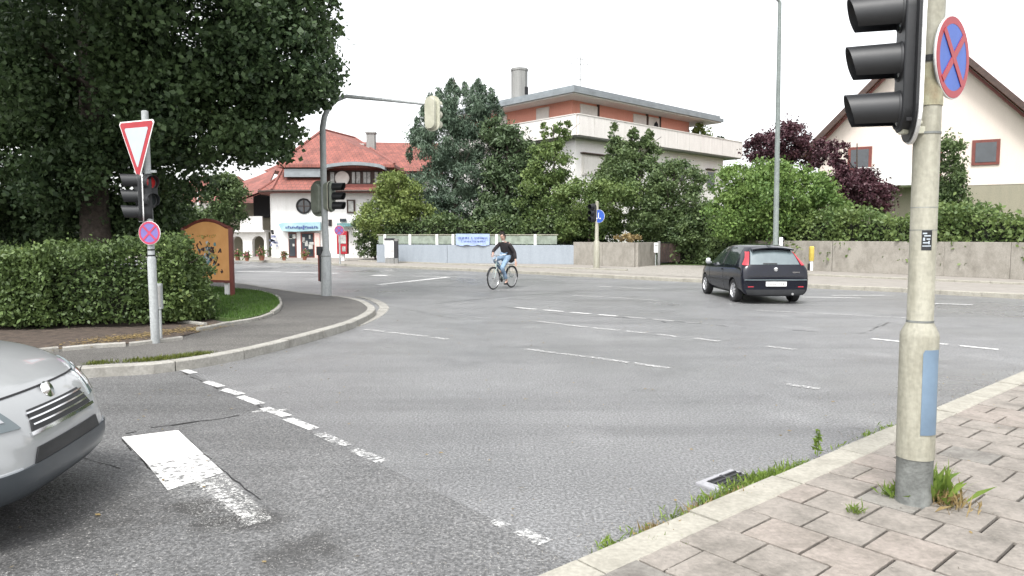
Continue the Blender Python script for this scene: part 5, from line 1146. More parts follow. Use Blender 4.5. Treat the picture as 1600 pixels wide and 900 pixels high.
# yield triangle
p_c = rel(219, 222); yt = thing('give_way_sign', 'white triangular give-way sign with red border at the top of the left pole', 'sign', (p_c.x, Yp - .08, p_c.z), R(-24))
toY = Matrix(((1, 0, 0, 0), (0, 0, 1, 0), (0, 1, 0, 0), (0, 0, 0, 1)))
def tri(s, zz=0): return [(0, -.44 * s * 1.28 + zz), (.36 * s, .22 * s * 1.28 + zz), (-.36 * s, .22 * s * 1.28 + zz)]
def rtri(s, r):
    out = []; T_ = tri(s)
    for i in range(3):
        p = Vector(T_[i]); a = Vector(T_[i - 1]); b = Vector(T_[(i + 1) % 3]); d1 = (a - p).normalized(); d2 = (b - p).normalized()
        for t in (0, .5, 1): q = p + d1 * r * (1 - t) + d2 * r * t; out.append(tuple(q))
    return out
mb = MB(); mb.prism(rtri(1, .04), -.002, .006, toY); fixn(mb.build('sign_plate', 'white', yt))
mb = MB(); mb.prism(rtri(.94, .035), -.006, -.003, toY); fixn(mb.build('sign_border', 'red', yt))
mb = MB(); mb.prism(rtri(.66, .02), -.009, -.0065, toY); fixn(mb.build('sign_field', 'sign_white', yt))
p_ = rel(238, 364); n2_ = thing('no_stopping_sign', 'small round faded no-stopping sign on the left sign pole', 'sign', (p_.x, Yp - .075, p_.z), R(-8)); round_sign(n2_, (0, 0, 0), 0, .165, 'disc', 2, 'pinkred', 'mauve')
p_ = rel(213, 332); s1 = thing('traffic_light', 'dark three-lamp signal with pale rim left of the left sign pole', 'traffic light', (p_.x + .06, Yp - .02, p_.z), R(-62)); signal_head(s1, (0, 0, 0), 0, .80, 3, None, True, 'black', 'black', .27, .12, plate_w=.17)
p_ = rel(233, 313); s2 = thing('traffic_light', 'small red-lit pedestrian signal right of the left sign pole', 'traffic light', (p_.x + .02, Yp - .03, p_.z), R(58)); signal_head(s2, (0, 0, 0), 0, .8, 2, 1, False, 'black', 'black', .31, .12, vl=.12)
mb = MB(); zz = uz(268, Yp) - ZL; mb.box((-.08, 0, zz), (.2, .04, .035)); mb.box((.06, 0, zz), (.12, .04, .035)); zz = uz(345, Yp) - ZL; mb.box((-.07, 0, zz), (.15, .04, .03)); mb.build('bracket', 'pole_grey', ls)
# marker post
q = g(252, 531, ZL); r = thing('marker_post', 'thin grey post with narrow grey box right beside the left sign pole', 'post', q); mb = MB(); mb.tube([(0, 0, 0), (0, 0, .6)], .018, 8); mb.build('post', 'pole_grey', r)
zt_ = uz(443, q.y) - ZL; zb_ = uz(483, q.y) - ZL; mb = MB(); mb.box((0, 0, (zt_ + zb_) / 2), (.075, .06, zt_ - zb_)); mb.build('box', 'pole_grey', r, bevel=.01)
mb = MB(); mb.box((0, -.032, (zt_ + zb_) / 2), (.055, .006, (zt_ - zb_) * .8)); mb.build('cover', 'concrete_grey', r)

# --- mast with arm
mbse = g(510, 462, ZL); Ym = mbse.y
ms = thing('signal_mast', 'curved signal mast with long arm over the road at the corner pavement', 'mast', (mbse.x, Ym, ZL))
mo = lambda px, py, Y=Ym: at(px, py, Y) - Vector((mbse.x, 0, ZL)) - Vector((0, Ym, 0))
pts = [Vector((0, 0, 0)), Vector((0, 0, 1.05)), Vector((0, 0, 1.15)), mo(506, 300), mo(504, 200), mo(507, 182), mo(514, 167), mo(526, 156), mo(541, 150.5), mo(600, 156), mo(650, 161), mo(692, 166.5)]
for i in (1, 2): pts[i].x = mo(509.5, 400).x
mb = MB(); mb.tube(pts, [.135, .125, .085, .08, .075, .07, .062, .055, .05, .04, .035, .03], 18); mb.build('shaft_and_arm', 'pole_grey', ms, smooth=True)
mb = MB(); mb.lathe([(.137, 1.0), (.137, 1.02)], 20); mb.build('joint_ring', 'pole_dark', ms)
mb = MB(); mb.box((-.15, 0, uz(392, Ym) - ZL), (.14, .12, .22)); mb.build('push_button_box', 'black', ms, bevel=.01)
mb = MB(); mb.box((-.165, 0, .75), (.05, .07, .75)); mb.build('cable_guard', 'redwood', ms)
mb = MB(); mb.box((-.13, 0, .75), (.04, .09, .78)); mb.build('cable_guard_strip', 'black', ms)
p_ = at(677, 190, Ym); a1_ = thing('traffic_light', 'pale signal hanging from the tip of the mast arm, seen from behind', 'traffic light', (p_.x, Ym + .05, p_.z - .05), R(180 - 25)); signal_head(a1_, (0, 0, 0), 0, 1.0, 3, None, True, 'signal_back', 'signal_back', .25, .11, plate_w=.2, rim='signal_back')
p_ = at(500, 325, Ym); a2_ = thing('traffic_light', 'grey-green signal on the left side of the mast, seen from behind', 'traffic light', (p_.x - .02, Ym + .1, p_.z), R(150)); signal_head(a2_, (0, 0, 0), 0, .95, 3, None, True, 'signal_green', 'signal_green', .25, .11, plate_w=.24, rim='signal_green')
p_ = at(520, 322, Ym); a3_ = thing('traffic_light', 'signal with black visor pointing right on the right side of the mast', 'traffic light', (p_.x, Ym - .02, p_.z), R(75)); signal_head(a3_, (0, 0, 0), 0, .95, 3, None, True, 'signal_green', 'black', .25, .11, plate_w=.17, rim='signal_back', vl=.34)

# --- street lamp
lpz = g(1211, 434, ZF); YL = lpz.y
sl_ = thing('street_lamp', 'tall slim grey-green street lamp behind the dark car', 'street lamp', (lpz.x, YL, ZF), 0, None, (0, R(-.6)))
zt = uz(4, YL) - ZF
mb = MB(); mb.tube([(0, 0, 0), (0, 0, 1.2), (0, 0, 1.25), (0, 0, zt * .6), (0, 0, zt)], [.12, .115, .095, .08, .06], 16); mb.tube([(0, 0, zt), (-.05, 0, zt + .08), (-.4, -.1, zt + .28), (-.8, -.2, zt + .4)], [.06, .05, .04, .035], 10); mb.build('pole', 'pole_green', sl_, smooth=True)
mb = MB(); mb.lathe([(.02, 0), (.13, .05), (.15, .4), (.1, .75), (.02, .8)], 12, M4=Matrix.Translation((-.7, -.18, zt + .36)) @ Matrix.Rotation(R(-78), 4, 'Y') @ Matrix.Scale(.55, 4, (1, 0, 0))); hd_ = mb.build('lamp_head', 'concrete_grey', sl_, smooth=True)
p_ = at(1216, 372, YL); ps = thing('traffic_light', 'small white-backed signal beside the street lamp above the car roof', 'traffic light', (p_.x + .1, YL, p_.z - .28), R(70)); signal_head(ps, (0, 0, 0), 0, .62, 2, None, False, 'black', 'black', .31, .12, vl=.16)
mb = MB(); mb.box((-.09, 0, .1), (.1, .12, .42)); mb.build('rear_cover', 'white', ps, bevel=.01)
# --- far sign pole (blue sign + small signal)
q = g(932, 420.5, ZF); fsn = thing('sign_pole', 'cream pole with thick foot in front of the concrete corner wall', 'pole', q)
zt = uz(315, q.y) - ZF; mb = MB(); mb.lathe([(.15, 0), (.14, 1.25), (.085, 1.32), (.075, zt), (.03, zt + .03)], 14); mb.build('shaft', 'pole_cream', fsn, smooth=True)
p_ = at(935, 338, q.y); r = thing('cycle_path_sign', 'round blue sign on the far cream pole', 'sign', (p_.x, q.y - .12, p_.z), R(-35)); round_sign(r, (0, 0, 0), 0, .3, 'disc', False, 'blue', 'blue')
mb = MB(); mb.box((.0, -.02, .03), (.035, .01, .26)); mb.box((.08, -.02, -.1), (.06, .01, .06)); mb.box((-.08, -.02, -.1), (.06, .01, .06)); mb.build('pictogram', 'white', r)
p_ = at(925, 342, q.y); r = thing('traffic_light', 'small dark signal with pale rims left of the round blue sign', 'traffic light', (p_.x + .02, q.y - .02, p_.z), R(-50)); signal_head(r, (0, 0, 0), 0, .9, 3, None, False, 'black_matt', 'black', .3, .13, vl=.22)
# --- hydrant marker
q = g(1268.5, 422.5, ZF); r = thing('marker_post', 'yellow-topped white and black marker post at the concrete wall', 'post', q)
mb = MB(); mb.lathe([(.13, .42), (.13, .5), (.14, .52), (.14, 1.02), (.1, 1.06)], 14); mb.build('top', 'yellow', r, smooth=True); mb = MB(); mb.lathe([(.1, 0), (.1, .42)], 14); mb.build('foot', 'white', r, smooth=True)
mb = MB(); mb.box((.12, 0, .18), (.08, .12, .36)); mb.box((-.13, .02, .15), (.07, .1, .3)); mb.build('foot_clamp', 'black', r)
# plate on the wall
p_ = at(1415, 383.5, 28.4); r = thing('wall_plate', 'small white plate with red edge on the concrete wall', 'sign', (p_.x, 28.35, p_.z), R(-40)); mb = MB(); mb.box((0, 0, 0), (.32, .02, .26)); mb.build('border', 'red', r); mb = MB(); mb.box((0, -.013, 0), (.22, .01, .16)); mb.build('field', 'white', r)
# --- things at the inn's right side
q = g(531, 413, ZF); r = thing('no_stopping_sign', 'tiny round red-blue sign on a thin post in front of the inn', 'sign', q); zt = uz(360, q.y) - ZF
mb = MB(); mb.tube([(0, .05, 0), (0, .05, zt + .3)], .04, 8); mb.build('post', 'pole_grey', r); round_sign(r, (0, -.02, zt), 0, .26, 'disc', 2, 'pinkred', 'mauve')
q = g(538, 407, ZF); r = thing('vending_machine', 'red and white machine against the right end of the inn wall', 'machine', (q.x, q.y - .3, ZF))
mb = MB(); mb.box((0, 0, 1.1), (.62, .5, 1.4)); mb.build('cabinet_body', 'red', r, bevel=.02); mb = MB(); mb.box((.03, -.26, 1.3), (.44, .03, .5)); mb.box((.12, -.26, .72), (.2, .03, .3)); mb.build('front_panel', 'glass_pale', r); mb = MB(); mb.box((0, 0, .2), (.2, .2, .4)); mb.build('pedestal', 'white', r)
q = g(558, 406, ZF); r = thing('bird_table', 'small beige parasol-shaped roof on a thin pole beside the bush', 'lantern', (q.x, 46.5, ZF)); zt = uz(366, 46.5) - ZF
mb = MB(); mb.tube([(0, 0, 0), (0, 0, zt)], .04, 8); mb.build('pole', 'pole_grey', r); mb = MB(); mb.lathe([(.42, zt - .25), (.44, zt - .22), (.2, zt), (.02, zt + .08)], 12); mb.build('roof', 'pole_cream', r)

# --- gully grate
gc = g(1127, 756, 0); r = thing('drain_grate', 'iron gully grate in a concrete frame beside the near kerb', 'drain', (gc.x + .07, gc.y + .02, .0), ang)
mb = MB(); mb.box((0, 0, .0), (.42, .27, .03)); mb.build('frame', 'grate_frame', r, bevel=.004)
mb = MB(); mb.box((.02, -.005, .0162), (.32, .2, .002)); mb.build('pit', 'black_matt', r)
mb = MB()
for k in range(5): mb.box((.02, -.088 + k * .042, .02), (.32, .014, .008))
mb.box((.02, -.005, .0205), (.022, .2, .008)); mb.build('bars', 'iron', r)

# --- near weeds
def kerbspots(a0, a1, n, seed, b=-.215, sp=.03): rs = np.random.RandomState(seed); a = a0 + (a1 - a0) * rs.rand(n) ** 1.0; return np.array([tuple(kp(x, b + rs.normal() * sp - .01, .006)) for x in a])
def clus(cent, n, sp, seed):
    rs = np.random.RandomState(seed); out = []
    for (a, b, w) in cent:
        k = int(n * w); out.append(np.array([tuple(kp(a + rs.normal() * sp * 1.6, b + rs.normal() * sp, .004)) for _ in range(k)]))
    return np.concatenate(out)
P = clus([(.0, -.22, .2), (.35, -.24, .25), (.7, -.25, .5), (.95, -.25, .8), (1.2, -.27, 1.0), (1.38, -.25, .8), (1.55, -.23, .5), (1.75, -.22, .25), (2.4, -.22, .08), (2.9, -.22, .15), (3.3, -.22, .2)], 520, .05, 3)
blades('kerb_grass', P, .045, .005, 'weed', 3, 'bright green weeds growing along the near kerb by the drain', .6)
P = clus([(.1, -.2, .5), (.5, -.21, .4), (.9, -.2, .5)], 300, .035, 8); blades('dry_weeds', P, .05, .008, 'drygrass', 8, 'dry brown weeds in the gutter at the near kerb', .7)
P = clus([(-.25, -.25, .3), (-.05, -.08, .4), (0.02, .05, .3)], 220, .03, 9); blades('kerb_grass', P, .05, .006, 'weed', 9, 'green tufts in the joint of the nearest kerb stone', .6)
q = g(1277, 712, .03); r = thing('weed_plant', 'single upright yellow-green weed plant at the kerb edge', 'plant', q)
mb = MB(); mb.tube([(0, 0, 0), (.008, 0, .08), (.0, .004, .19)], [.004, .003, .001], 6); mb.build('stem', 'weed', r)
rs = np.random.RandomState(2); n = 60; z = rs.rand(n) ** .7 * .18; a = rs.rand(n) * 6.28; rr = (.03 + .015 * rs.rand(n)) * (1 - z / .28); P = np.stack([rr * np.cos(a) * .7, rr * np.sin(a) * .7, z + .015], 1); me = mesh_quads('leaves', leaves_mesh(P, .022, 5, 1.9), 'weed'); o = bpy.data.objects.new('leaves', me); col.objects.link(o); o.parent = r
def tuft(px, py, n, h, m, seed, label, spread=.04, group=None):
    q = g(px, py, ZR); r = thing('weed_tuft', label, 'weeds', q); rs = np.random.RandomState(seed); P = rs.normal(size=(n, 3)) * spread; P[:, 2] = 0; blades('blades', P, h, .0035, m, seed, '', .55, parent=r); return r
t1 = tuft(1462, 780, 150, .16, 'weed', 1, 'green weed tuft right of the foot of the near cream pole', .05)
rs = np.random.RandomState(4); P = rs.normal(size=(110, 3)) * .045; P[:, 2] = 0; P[:, 1] -= .05; blades('dry_blades', P, .08, .003, 'drygrass', 9, '', .7, parent=t1)
tuft(1393, 775, 70, .07, 'weed', 2, 'small weed tuft left of the foot of the near cream pole', .025)
tuft(1337, 800, 60, .05, 'weed', 3, 'little weed growing in a slab joint left of the near pole', .022)
tuft(1490, 792, 90, .07, 'drygrass', 5, 'brownish weed tuft in the slabs at the right edge', .07)

# ------------------------------------------------------------------ vehicles
def loft_car(stations):
    rings = []
    for (x, zb, zbelt, zt, ws, wb, wr) in stations:
        wm = max(ws, wb) * 1.0 + .012
        h = [(0, zb), (ws * .72, zb), (ws * .96, zb + .04), (wm, zb + (zbelt - zb) * .42), (wm - .004, zb + (zbelt - zb) * .72), (wb, zbelt - .015), (wb - .03 if zt - zbelt > .1 else wb * .97, zbelt + min(.03, (zt - zbelt) * .3)), ((wb - .03) * .5 + wr * .5, (zbelt + zt) / 2 + .015), (wr, zt - min(.06, (zt - zbelt) * .25)), (wr * .82, zt - .008), (wr * .42, zt + .012), (0, zt + .016)]
        rings.append([(x, y, z) for y, z in h] + [(x, -y, z) for y, z in reversed(h[1:-1])])
    n = len(rings[0]); vs = [v for r in rings for v in r]; fs = []
    for i in range(len(rings) - 1):
        for k in range(n): fs.append((i * n + k, i * n + (k + 1) % n, (i + 1) * n + (k + 1) % n, (i + 1) * n + k))
    # end caps as quad strips
    for base, flip in ((0, False), ((len(rings) - 1) * n, True)):
        for k in range(n // 2):
            a, b, c, d = base + k, base + (k + 1), base + (n - k - 1) % n, base + (n - k) % n
            f = [a, b, c, d]
            f = list(dict.fromkeys(f))
            if len(f) >= 3: fs.append(tuple(reversed(f)) if not flip else tuple(f))
    return vs, fs
def eval_mesh(o):
    dg = bpy.context.evaluated_depsgraph_get(); dg.update(); return bpy.data.meshes.new_from_object(o.evaluated_get(dg))
def car(name, label, stations, paint, wheelbase, wr_, track, details, loc, heading, lower=None):
    root = thing(name, label, 'car', loc, heading)
    vs, fs = loft_car(stations); me = bpy.data.meshes.new('body'); me.from_pydata(vs, [], fs); me.update()
    bm = bmesh.new(); bm.from_mesh(me); bmesh.ops.remove_doubles(bm, verts=bm.verts[:], dist=1e-5); bmesh.ops.recalc_face_normals(bm, faces=bm.faces[:]); bm.to_mesh(me); bm.free()
    tmp = bpy.data.objects.new('tmp', me); col.objects.link(tmp); s = tmp.modifiers.new('s', 'SUBSURF'); s.levels = 2; s.render_levels = 2
    me2 = eval_mesh(tmp); bpy.data.objects.remove(tmp)
    bm = bmesh.new(); bm.from_mesh(me2); bvh = BVHTree.FromBMesh(bm); bm.free()
    # wheel arches
    body = bpy.data.objects.new('body', me2); col.objects.link(body)
    cut = MB()
    for sx_ in (-1, 1):
        for sy in (-1, 1):
            M4 = Matrix.Translation((sx_ * wheelbase / 2, sy * (track / 2 + .09), wr_)) @ Matrix.Rotation(R(90), 4, 'X'); cut.lathe([(wr_ + .045, -.26), (wr_ + .045, .26)], 28, M4=M4)
    cu = cut.build('cut', 'black'); fixn(cu)
    bo = body.modifiers.new('b', 'BOOLEAN'); bo.object = cu; bo.operation = 'DIFFERENCE'; bo.solver = 'EXACT'
    me3 = eval_mesh(body); bpy.data.objects.remove(body); bpy.data.objects.remove(cu)
    me3.materials.clear(); me3.materials.append(M[paint]); me3.materials.append(M['black']); 
    if lower: me3.materials.append(M[lower[0]])
    body = bpy.data.objects.new('body', me3); col.objects.link(body); body.parent = root
    for p in me3.polygons:
        c = p.center; p.use_smooth = True
        p.material_index = 0
        inr = min(math.hypot(c.x - sx_ * wheelbase / 2, c.z - wr_) for sx_ in (-1, 1))
        if c.z < .22 or (inr < wr_ + .043 and abs(c.y) < track / 2 + .06): p.material_index = 1
        elif lower and lower[1](c): p.material_index = 2
    shade(me3, 35)
    def patch(nm, cs, axis, m, off=.006, nx=14, ny=10, parent=body, edge=0):
        """cs: 4 corners (a,b) bottom-left, bottom-right, top-right, top-left in the plane; axis: '+x' ray towards +x etc."""
        V = []; ok = True
        for j in range(ny + 1):
            for i in range(nx + 1):
                u, w = i / nx, j / ny
                a = (cs[0][0] * (1 - u) + cs[1][0] * u) * (1 - w) + (cs[3][0] * (1 - u) + cs[2][0] * u) * w
                b = (cs[0][1] * (1 - u) + cs[1][1] * u) * (1 - w) + (cs[3][1] * (1 - u) + cs[2][1] * u) * w
                if axis[1] == 'x': o_, d_ = Vector((-5 if axis[0] == '+' else 5, a, b)), Vector((1 if axis[0] == '+' else -1, 0, 0))
                elif axis[1] == 'y': o_, d_ = Vector((a, -3 if axis[0] == '+' else 3, b)), Vector((0, 1 if axis[0] == '+' else -1, 0))
                else: o_, d_ = Vector((a, b, 4)), Vector((0, 0, -1))
                h = bvh.ray_cast(o_, d_)
                while h[0] is None and axis[1] == 'x' and abs(o_.y) > .05: o_.y *= .985; h = bvh.ray_cast(o_, d_)
                if h[0] is None: p = V[-1][0] if V else o_ + d_ * 3; nn = -d_
                else: p, nn = h[0], h[1] if h[1].dot(d_) < 0 else -h[1]
                V.append((p, nn))
        N = len(V); vs = [p + nn * off for p, nn in V] + [p - nn * .01 for p, nn in V]; fs = []; W_ = nx + 1
        for j in range(ny):
            for i in range(nx): q = (j * W_ + i, j * W_ + i + 1, (j + 1) * W_ + i + 1, (j + 1) * W_ + i); fs.append(q); fs.append(tuple(N + k for k in reversed(q)))
        bd = [i for i in range(nx)] + [nx + j * W_ for j in range(ny)] + [ny * W_ + i for i in range(nx, 0, -1)] + [j * W_ for j in range(ny, 0, -1)]
        for k in range(len(bd)): a, b = bd[k], bd[(k + 1) % len(bd)]; fs.append((b, a, N + a, N + b))
        mb = MB(); mb.add(vs, fs); o = mb.build(nm, m, parent); shade(o.data, 50); bm = bmesh.new(); bm.from_mesh(o.data); bmesh.ops.recalc_face_normals(bm, faces=bm.faces[:]); bm.to_mesh(o.data); bm.free(); return o
    # wheels
    for sx_ in (-1, 1):
        for sy in (-1, 1):
            c = Matrix.Translation((sx_ * wheelbase / 2, sy * track / 2, wr_)) @ Matrix.Rotation(R(-90 * sy), 4, 'X') @ Matrix.Scale(1, 4)
            steer = Matrix.Identity(4)
            mb = MB(); r_ = wr_; mb.lathe([(r_ * .64, -.085), (r_ * .9, -.095), (r_ * .985, -.075), (r_, -.04), (r_, .04), (r_ * .985, .075), (r_ * .9, .095), (r_ * .64, .085)], 40, M4=c, cap=False); mb.lathe([(r_ * .64, .085), (r_ * .64, -.085)], 40, M4=c, cap=False)
            w = mb.build('wheel', 'tyre', root, smooth=True)
            mb = MB(); mb.lathe([(r_ * .65, .08), (r_ * .62, .088), (r_ * .58, .06), (r_ * .55, .02)], 40, M4=c, cap=False); mb.lathe([(.01, .075), (.05, .07), (.06, .05)], 14, M4=c, cap=False)
            for k in range(7):
                a = 2 * math.pi * k / 7; q = c @ Matrix.Rotation(a, 4, 'Z'); mb.box((r_ * .32, 0, .055), (r_ * .56, r_ * .17, .025), 0, 0, q)
            mb.build('rim', 'chrome', w, smooth=False)
            mb = MB(); mb.lathe([(.01, -.01), (r_ * .6, -.01), (r_ * .6, .0), (.01, .0)], 24, M4=c); mb.build('brake_disc', 'iron', w)
    details(root, body, patch, bvh)
    return root
ST = [(-2.01, .26, .56, .66, .72, .72, .60), (-1.99, .20, .68, .82, .80, .80, .68), (-1.93, .20, .82, .99, .825, .83, .68), (-1.87, .20, .90, 1.07, .83, .838, .64), (-1.74, .22, .93, 1.26, .83, .838, .57), (-1.62, .22, .945, 1.40, .828, .84, .53), (-1.4, .21, .945, 1.46, .83, .845, .54), (-.9, .20, .93, 1.484, .83, .845, .57), (-.3, .20, .915, 1.487, .83, .845, .58), (.15, .20, .90, 1.45, .83, .845, .60), (.45, .20, .89, 1.34, .83, .842, .60), (.95, .20, .88, 1.06, .825, .835, .64), (1.12, .20, .87, .955, .82, .83, .66), (1.45, .20, .83, .90, .81, .80, .62), (1.75, .21, .74, .81, .77, .75, .55), (1.93, .22, .60, .69, .66, .64, .46), (2.01, .28, .48, .57, .45, .44, .34)]
def hatch_details(root, body, patch, bvh):
    rw = patch('rear_window', [(.62, .99), (-.62, .99), (-.52, 1.35), (.52, 1.35)], '+x', 'carglass', .006)
    patch('wiper', [(.3, 1.0), (-.05, 1.0), (-.05, 1.02), (.3, 1.02)], '+x', 'black', .022, 8, 2)
    for s in (-1, 1):
        patch('tail_light', [(s * .665, .97), (s * .76, .97), (s * .60, 1.30), (s * .55, 1.30)], '+x', 'taillight', .014, 6, 14)
        patch('tail_light_side', [(-1.88, .97), (-1.79, .98), (-1.59, 1.25), (-1.665, 1.25)], '-y' if s > 0 else '+y', 'taillight', .012, 6, 12)
        ax = '-y' if s > 0 else '+y'
        patch('side_window', [(-1.38, .965), (.80, .945), (.16, 1.405), (-1.22, 1.41)], ax, 'carglass_dark', .005, 24, 8)
        patch('pillar', [(-.42, .96), (-.34, .96), (-.36, 1.41), (-.42, 1.41)], ax, 'black', .011, 3, 8)
        d_ = patch('door_seam', [(-.50, .30), (-.488, .30), (-.47, .95), (-.482, .95)], ax, 'black_matt', .0035, 2, 10)
        patch('door_seam', [(.72, .32), (.732, .32), (.80, .90), (.788, .90)], ax, 'black_matt', .0035, 2, 10)
        patch('door_handle', [(-.40, .80), (-.22, .80), (-.22, .83), (-.40, .83)], ax, 'carblue', .02, 6, 2)
        patch('side_strip', [(-1.0, .52), (.9, .50), (.9, .545), (-1.0, .565)], ax, 'black', .010, 16, 2)
        mb = MB(); mb.lathe([(.01, -.07), (.07, -.05), (.09, .0), (.075, .05), (.01, .07)], 14, M4=Matrix.Translation((.62, s * .93, 1.0)) @ Matrix.Rotation(R(90), 4, 'X') @ Matrix.Scale(.75, 4, (1, 0, 0))); mb.bar((.66, s * .83, .96), (.64, s * .90, .98), .04, .04); mb.build('door_mirror', 'clearlight' if s > 0 else 'carblue', body, smooth=True)
        patch('rear_reflector', [(s * .70, .43), (s * .56, .43), (s * .56, .45), (s * .70, .45)], '+x', 'taillight', .006, 6, 2)
    patch('windscreen', [(-.66, .98), (.66, .98), (.54, 1.40), (-.54, 1.40)], '-x', 'carglass_dark', .005)
    for s in (-1, 1): patch('headlight', [(s * .42, .62), (s * .68, .66), (s * .64, .82), (s * .46, .76)], '-x', 'clearlight', .006)
    patch('hatch_seam', [(.70, .70), (-.70, .70), (-.70, .712), (.70, .712)], '+x', 'black_matt', .004, 14, 2)
    patch('bumper_strip', [(.78, .60), (-.78, .60), (-.78, .625), (.78, .625)], '+x', 'carglass', .01, 16, 2)
    patch('lower_bumper', [(.70, .24), (-.70, .24), (-.76, .37), (.76, .37)], '+x', 'black', .012, 14, 4)
    h = bvh.ray_cast(Vector((-5, 0, .52)), Vector((1, 0, 0)))[0]; x = h.x
    mb = MB(); mb.box((x - .022, 0, .51), (.02, .52, .115)); pl = mb.build('number_plate', 'white', body, bevel=.004)
    mb = MB(); rn = random.Random(2)
    for k in range(8):
        if k == 4: continue
        yy = .2 - k * .053; mb.box((x - .034, yy, .51), (.004, .008, .07)); mb.box((x - .034, yy - .012, .51 + rn.choice((-.03, 0, .03))), (.004, .024, .009)); mb.box((x - .034, yy - .024, .51), (.004, .008, .07 * rn.choice((.5, 1))))
    mb.build('plate_characters', 'ink', pl)
    h = bvh.ray_cast(Vector((-5, 0, .87)), Vector((1, 0, 0)))[0]
    mb = MB(); Q = Matrix.Translation((h.x - .006, 0, .875)) @ Matrix.Rotation(R(-90), 4, 'Y'); mb.lathe([(.001, .02), (.05, .014), (.056, 0), (.056, -.03)], 24, M4=Q, cap=False); mb.build('emblem', 'chrome', body, smooth=True)
    h = bvh.ray_cast(Vector((-5, -.5, .80)), Vector((1, 0, 0)))[0]; mb = MB()
    for k in range(6): mb.box((h.x - .006, -.43 - k * .03, .80), (.01, .02, .028))
    mb.build('badge', 'chrome', body)
    # roof spoiler
    mb = MB(); vs = []
    for yy in np.linspace(-.52, .52, 9):
        z = 1.455 - .05 * (yy / .52) ** 2; vs += [(-1.62, yy, z), (-1.79, yy * 1.0, z - .035), (-1.78, yy, z - .07), (-1.58, yy, z - .06)]
    mb.add(vs, [(i * 4 + j, (i + 1) * 4 + j, (i + 1) * 4 + (j + 1) % 4, i * 4 + (j + 1) % 4) for i in range(8) for j in range(4)] + [(0, 1, 2, 3), (35, 34, 33, 32)]); fixn(mb.build('roof_spoiler', 'carblue', body))
    mb = MB(); mb.tube([(-1.3, 0, 1.48), (-1.45, 0, 1.58)], .006, 5); mb.build('aerial', 'black', body)
    mb = MB(); mb.tube([(-1.9, -.42, .26), (-2.03, -.42, .26)], .03, 10); mb.build('exhaust_pipe', 'steel', body)
    mb = MB(); mb.box((0, 0, .24), (3.2, 1.1, .12)); mb.build('underbody', 'black_matt', body)
rl = g(1152, 472.5); rr_ = g(1243, 472)
# rear axle runs from the near left wheel to the right wheel; heading measured from wheel contacts
hd = R(91)
fwd = Vector((math.cos(hd), math.sin(hd), 0)); lft = Vector((-fwd.y, fwd.x, 0))
cpos = Vector((g(1149, 471.5).x, g(1149, 471.5).y, 0)) - lft * .74 + fwd * 1.255
c1 = car('parked_hatchback', 'dark blue three-door hatchback seen from behind on the crossing road', ST, 'carblue', 2.51, .30, 1.48, hatch_details, cpos, hd)
c1.scale = (.96, .96, .96)
c1.name = 'hatchback_car'

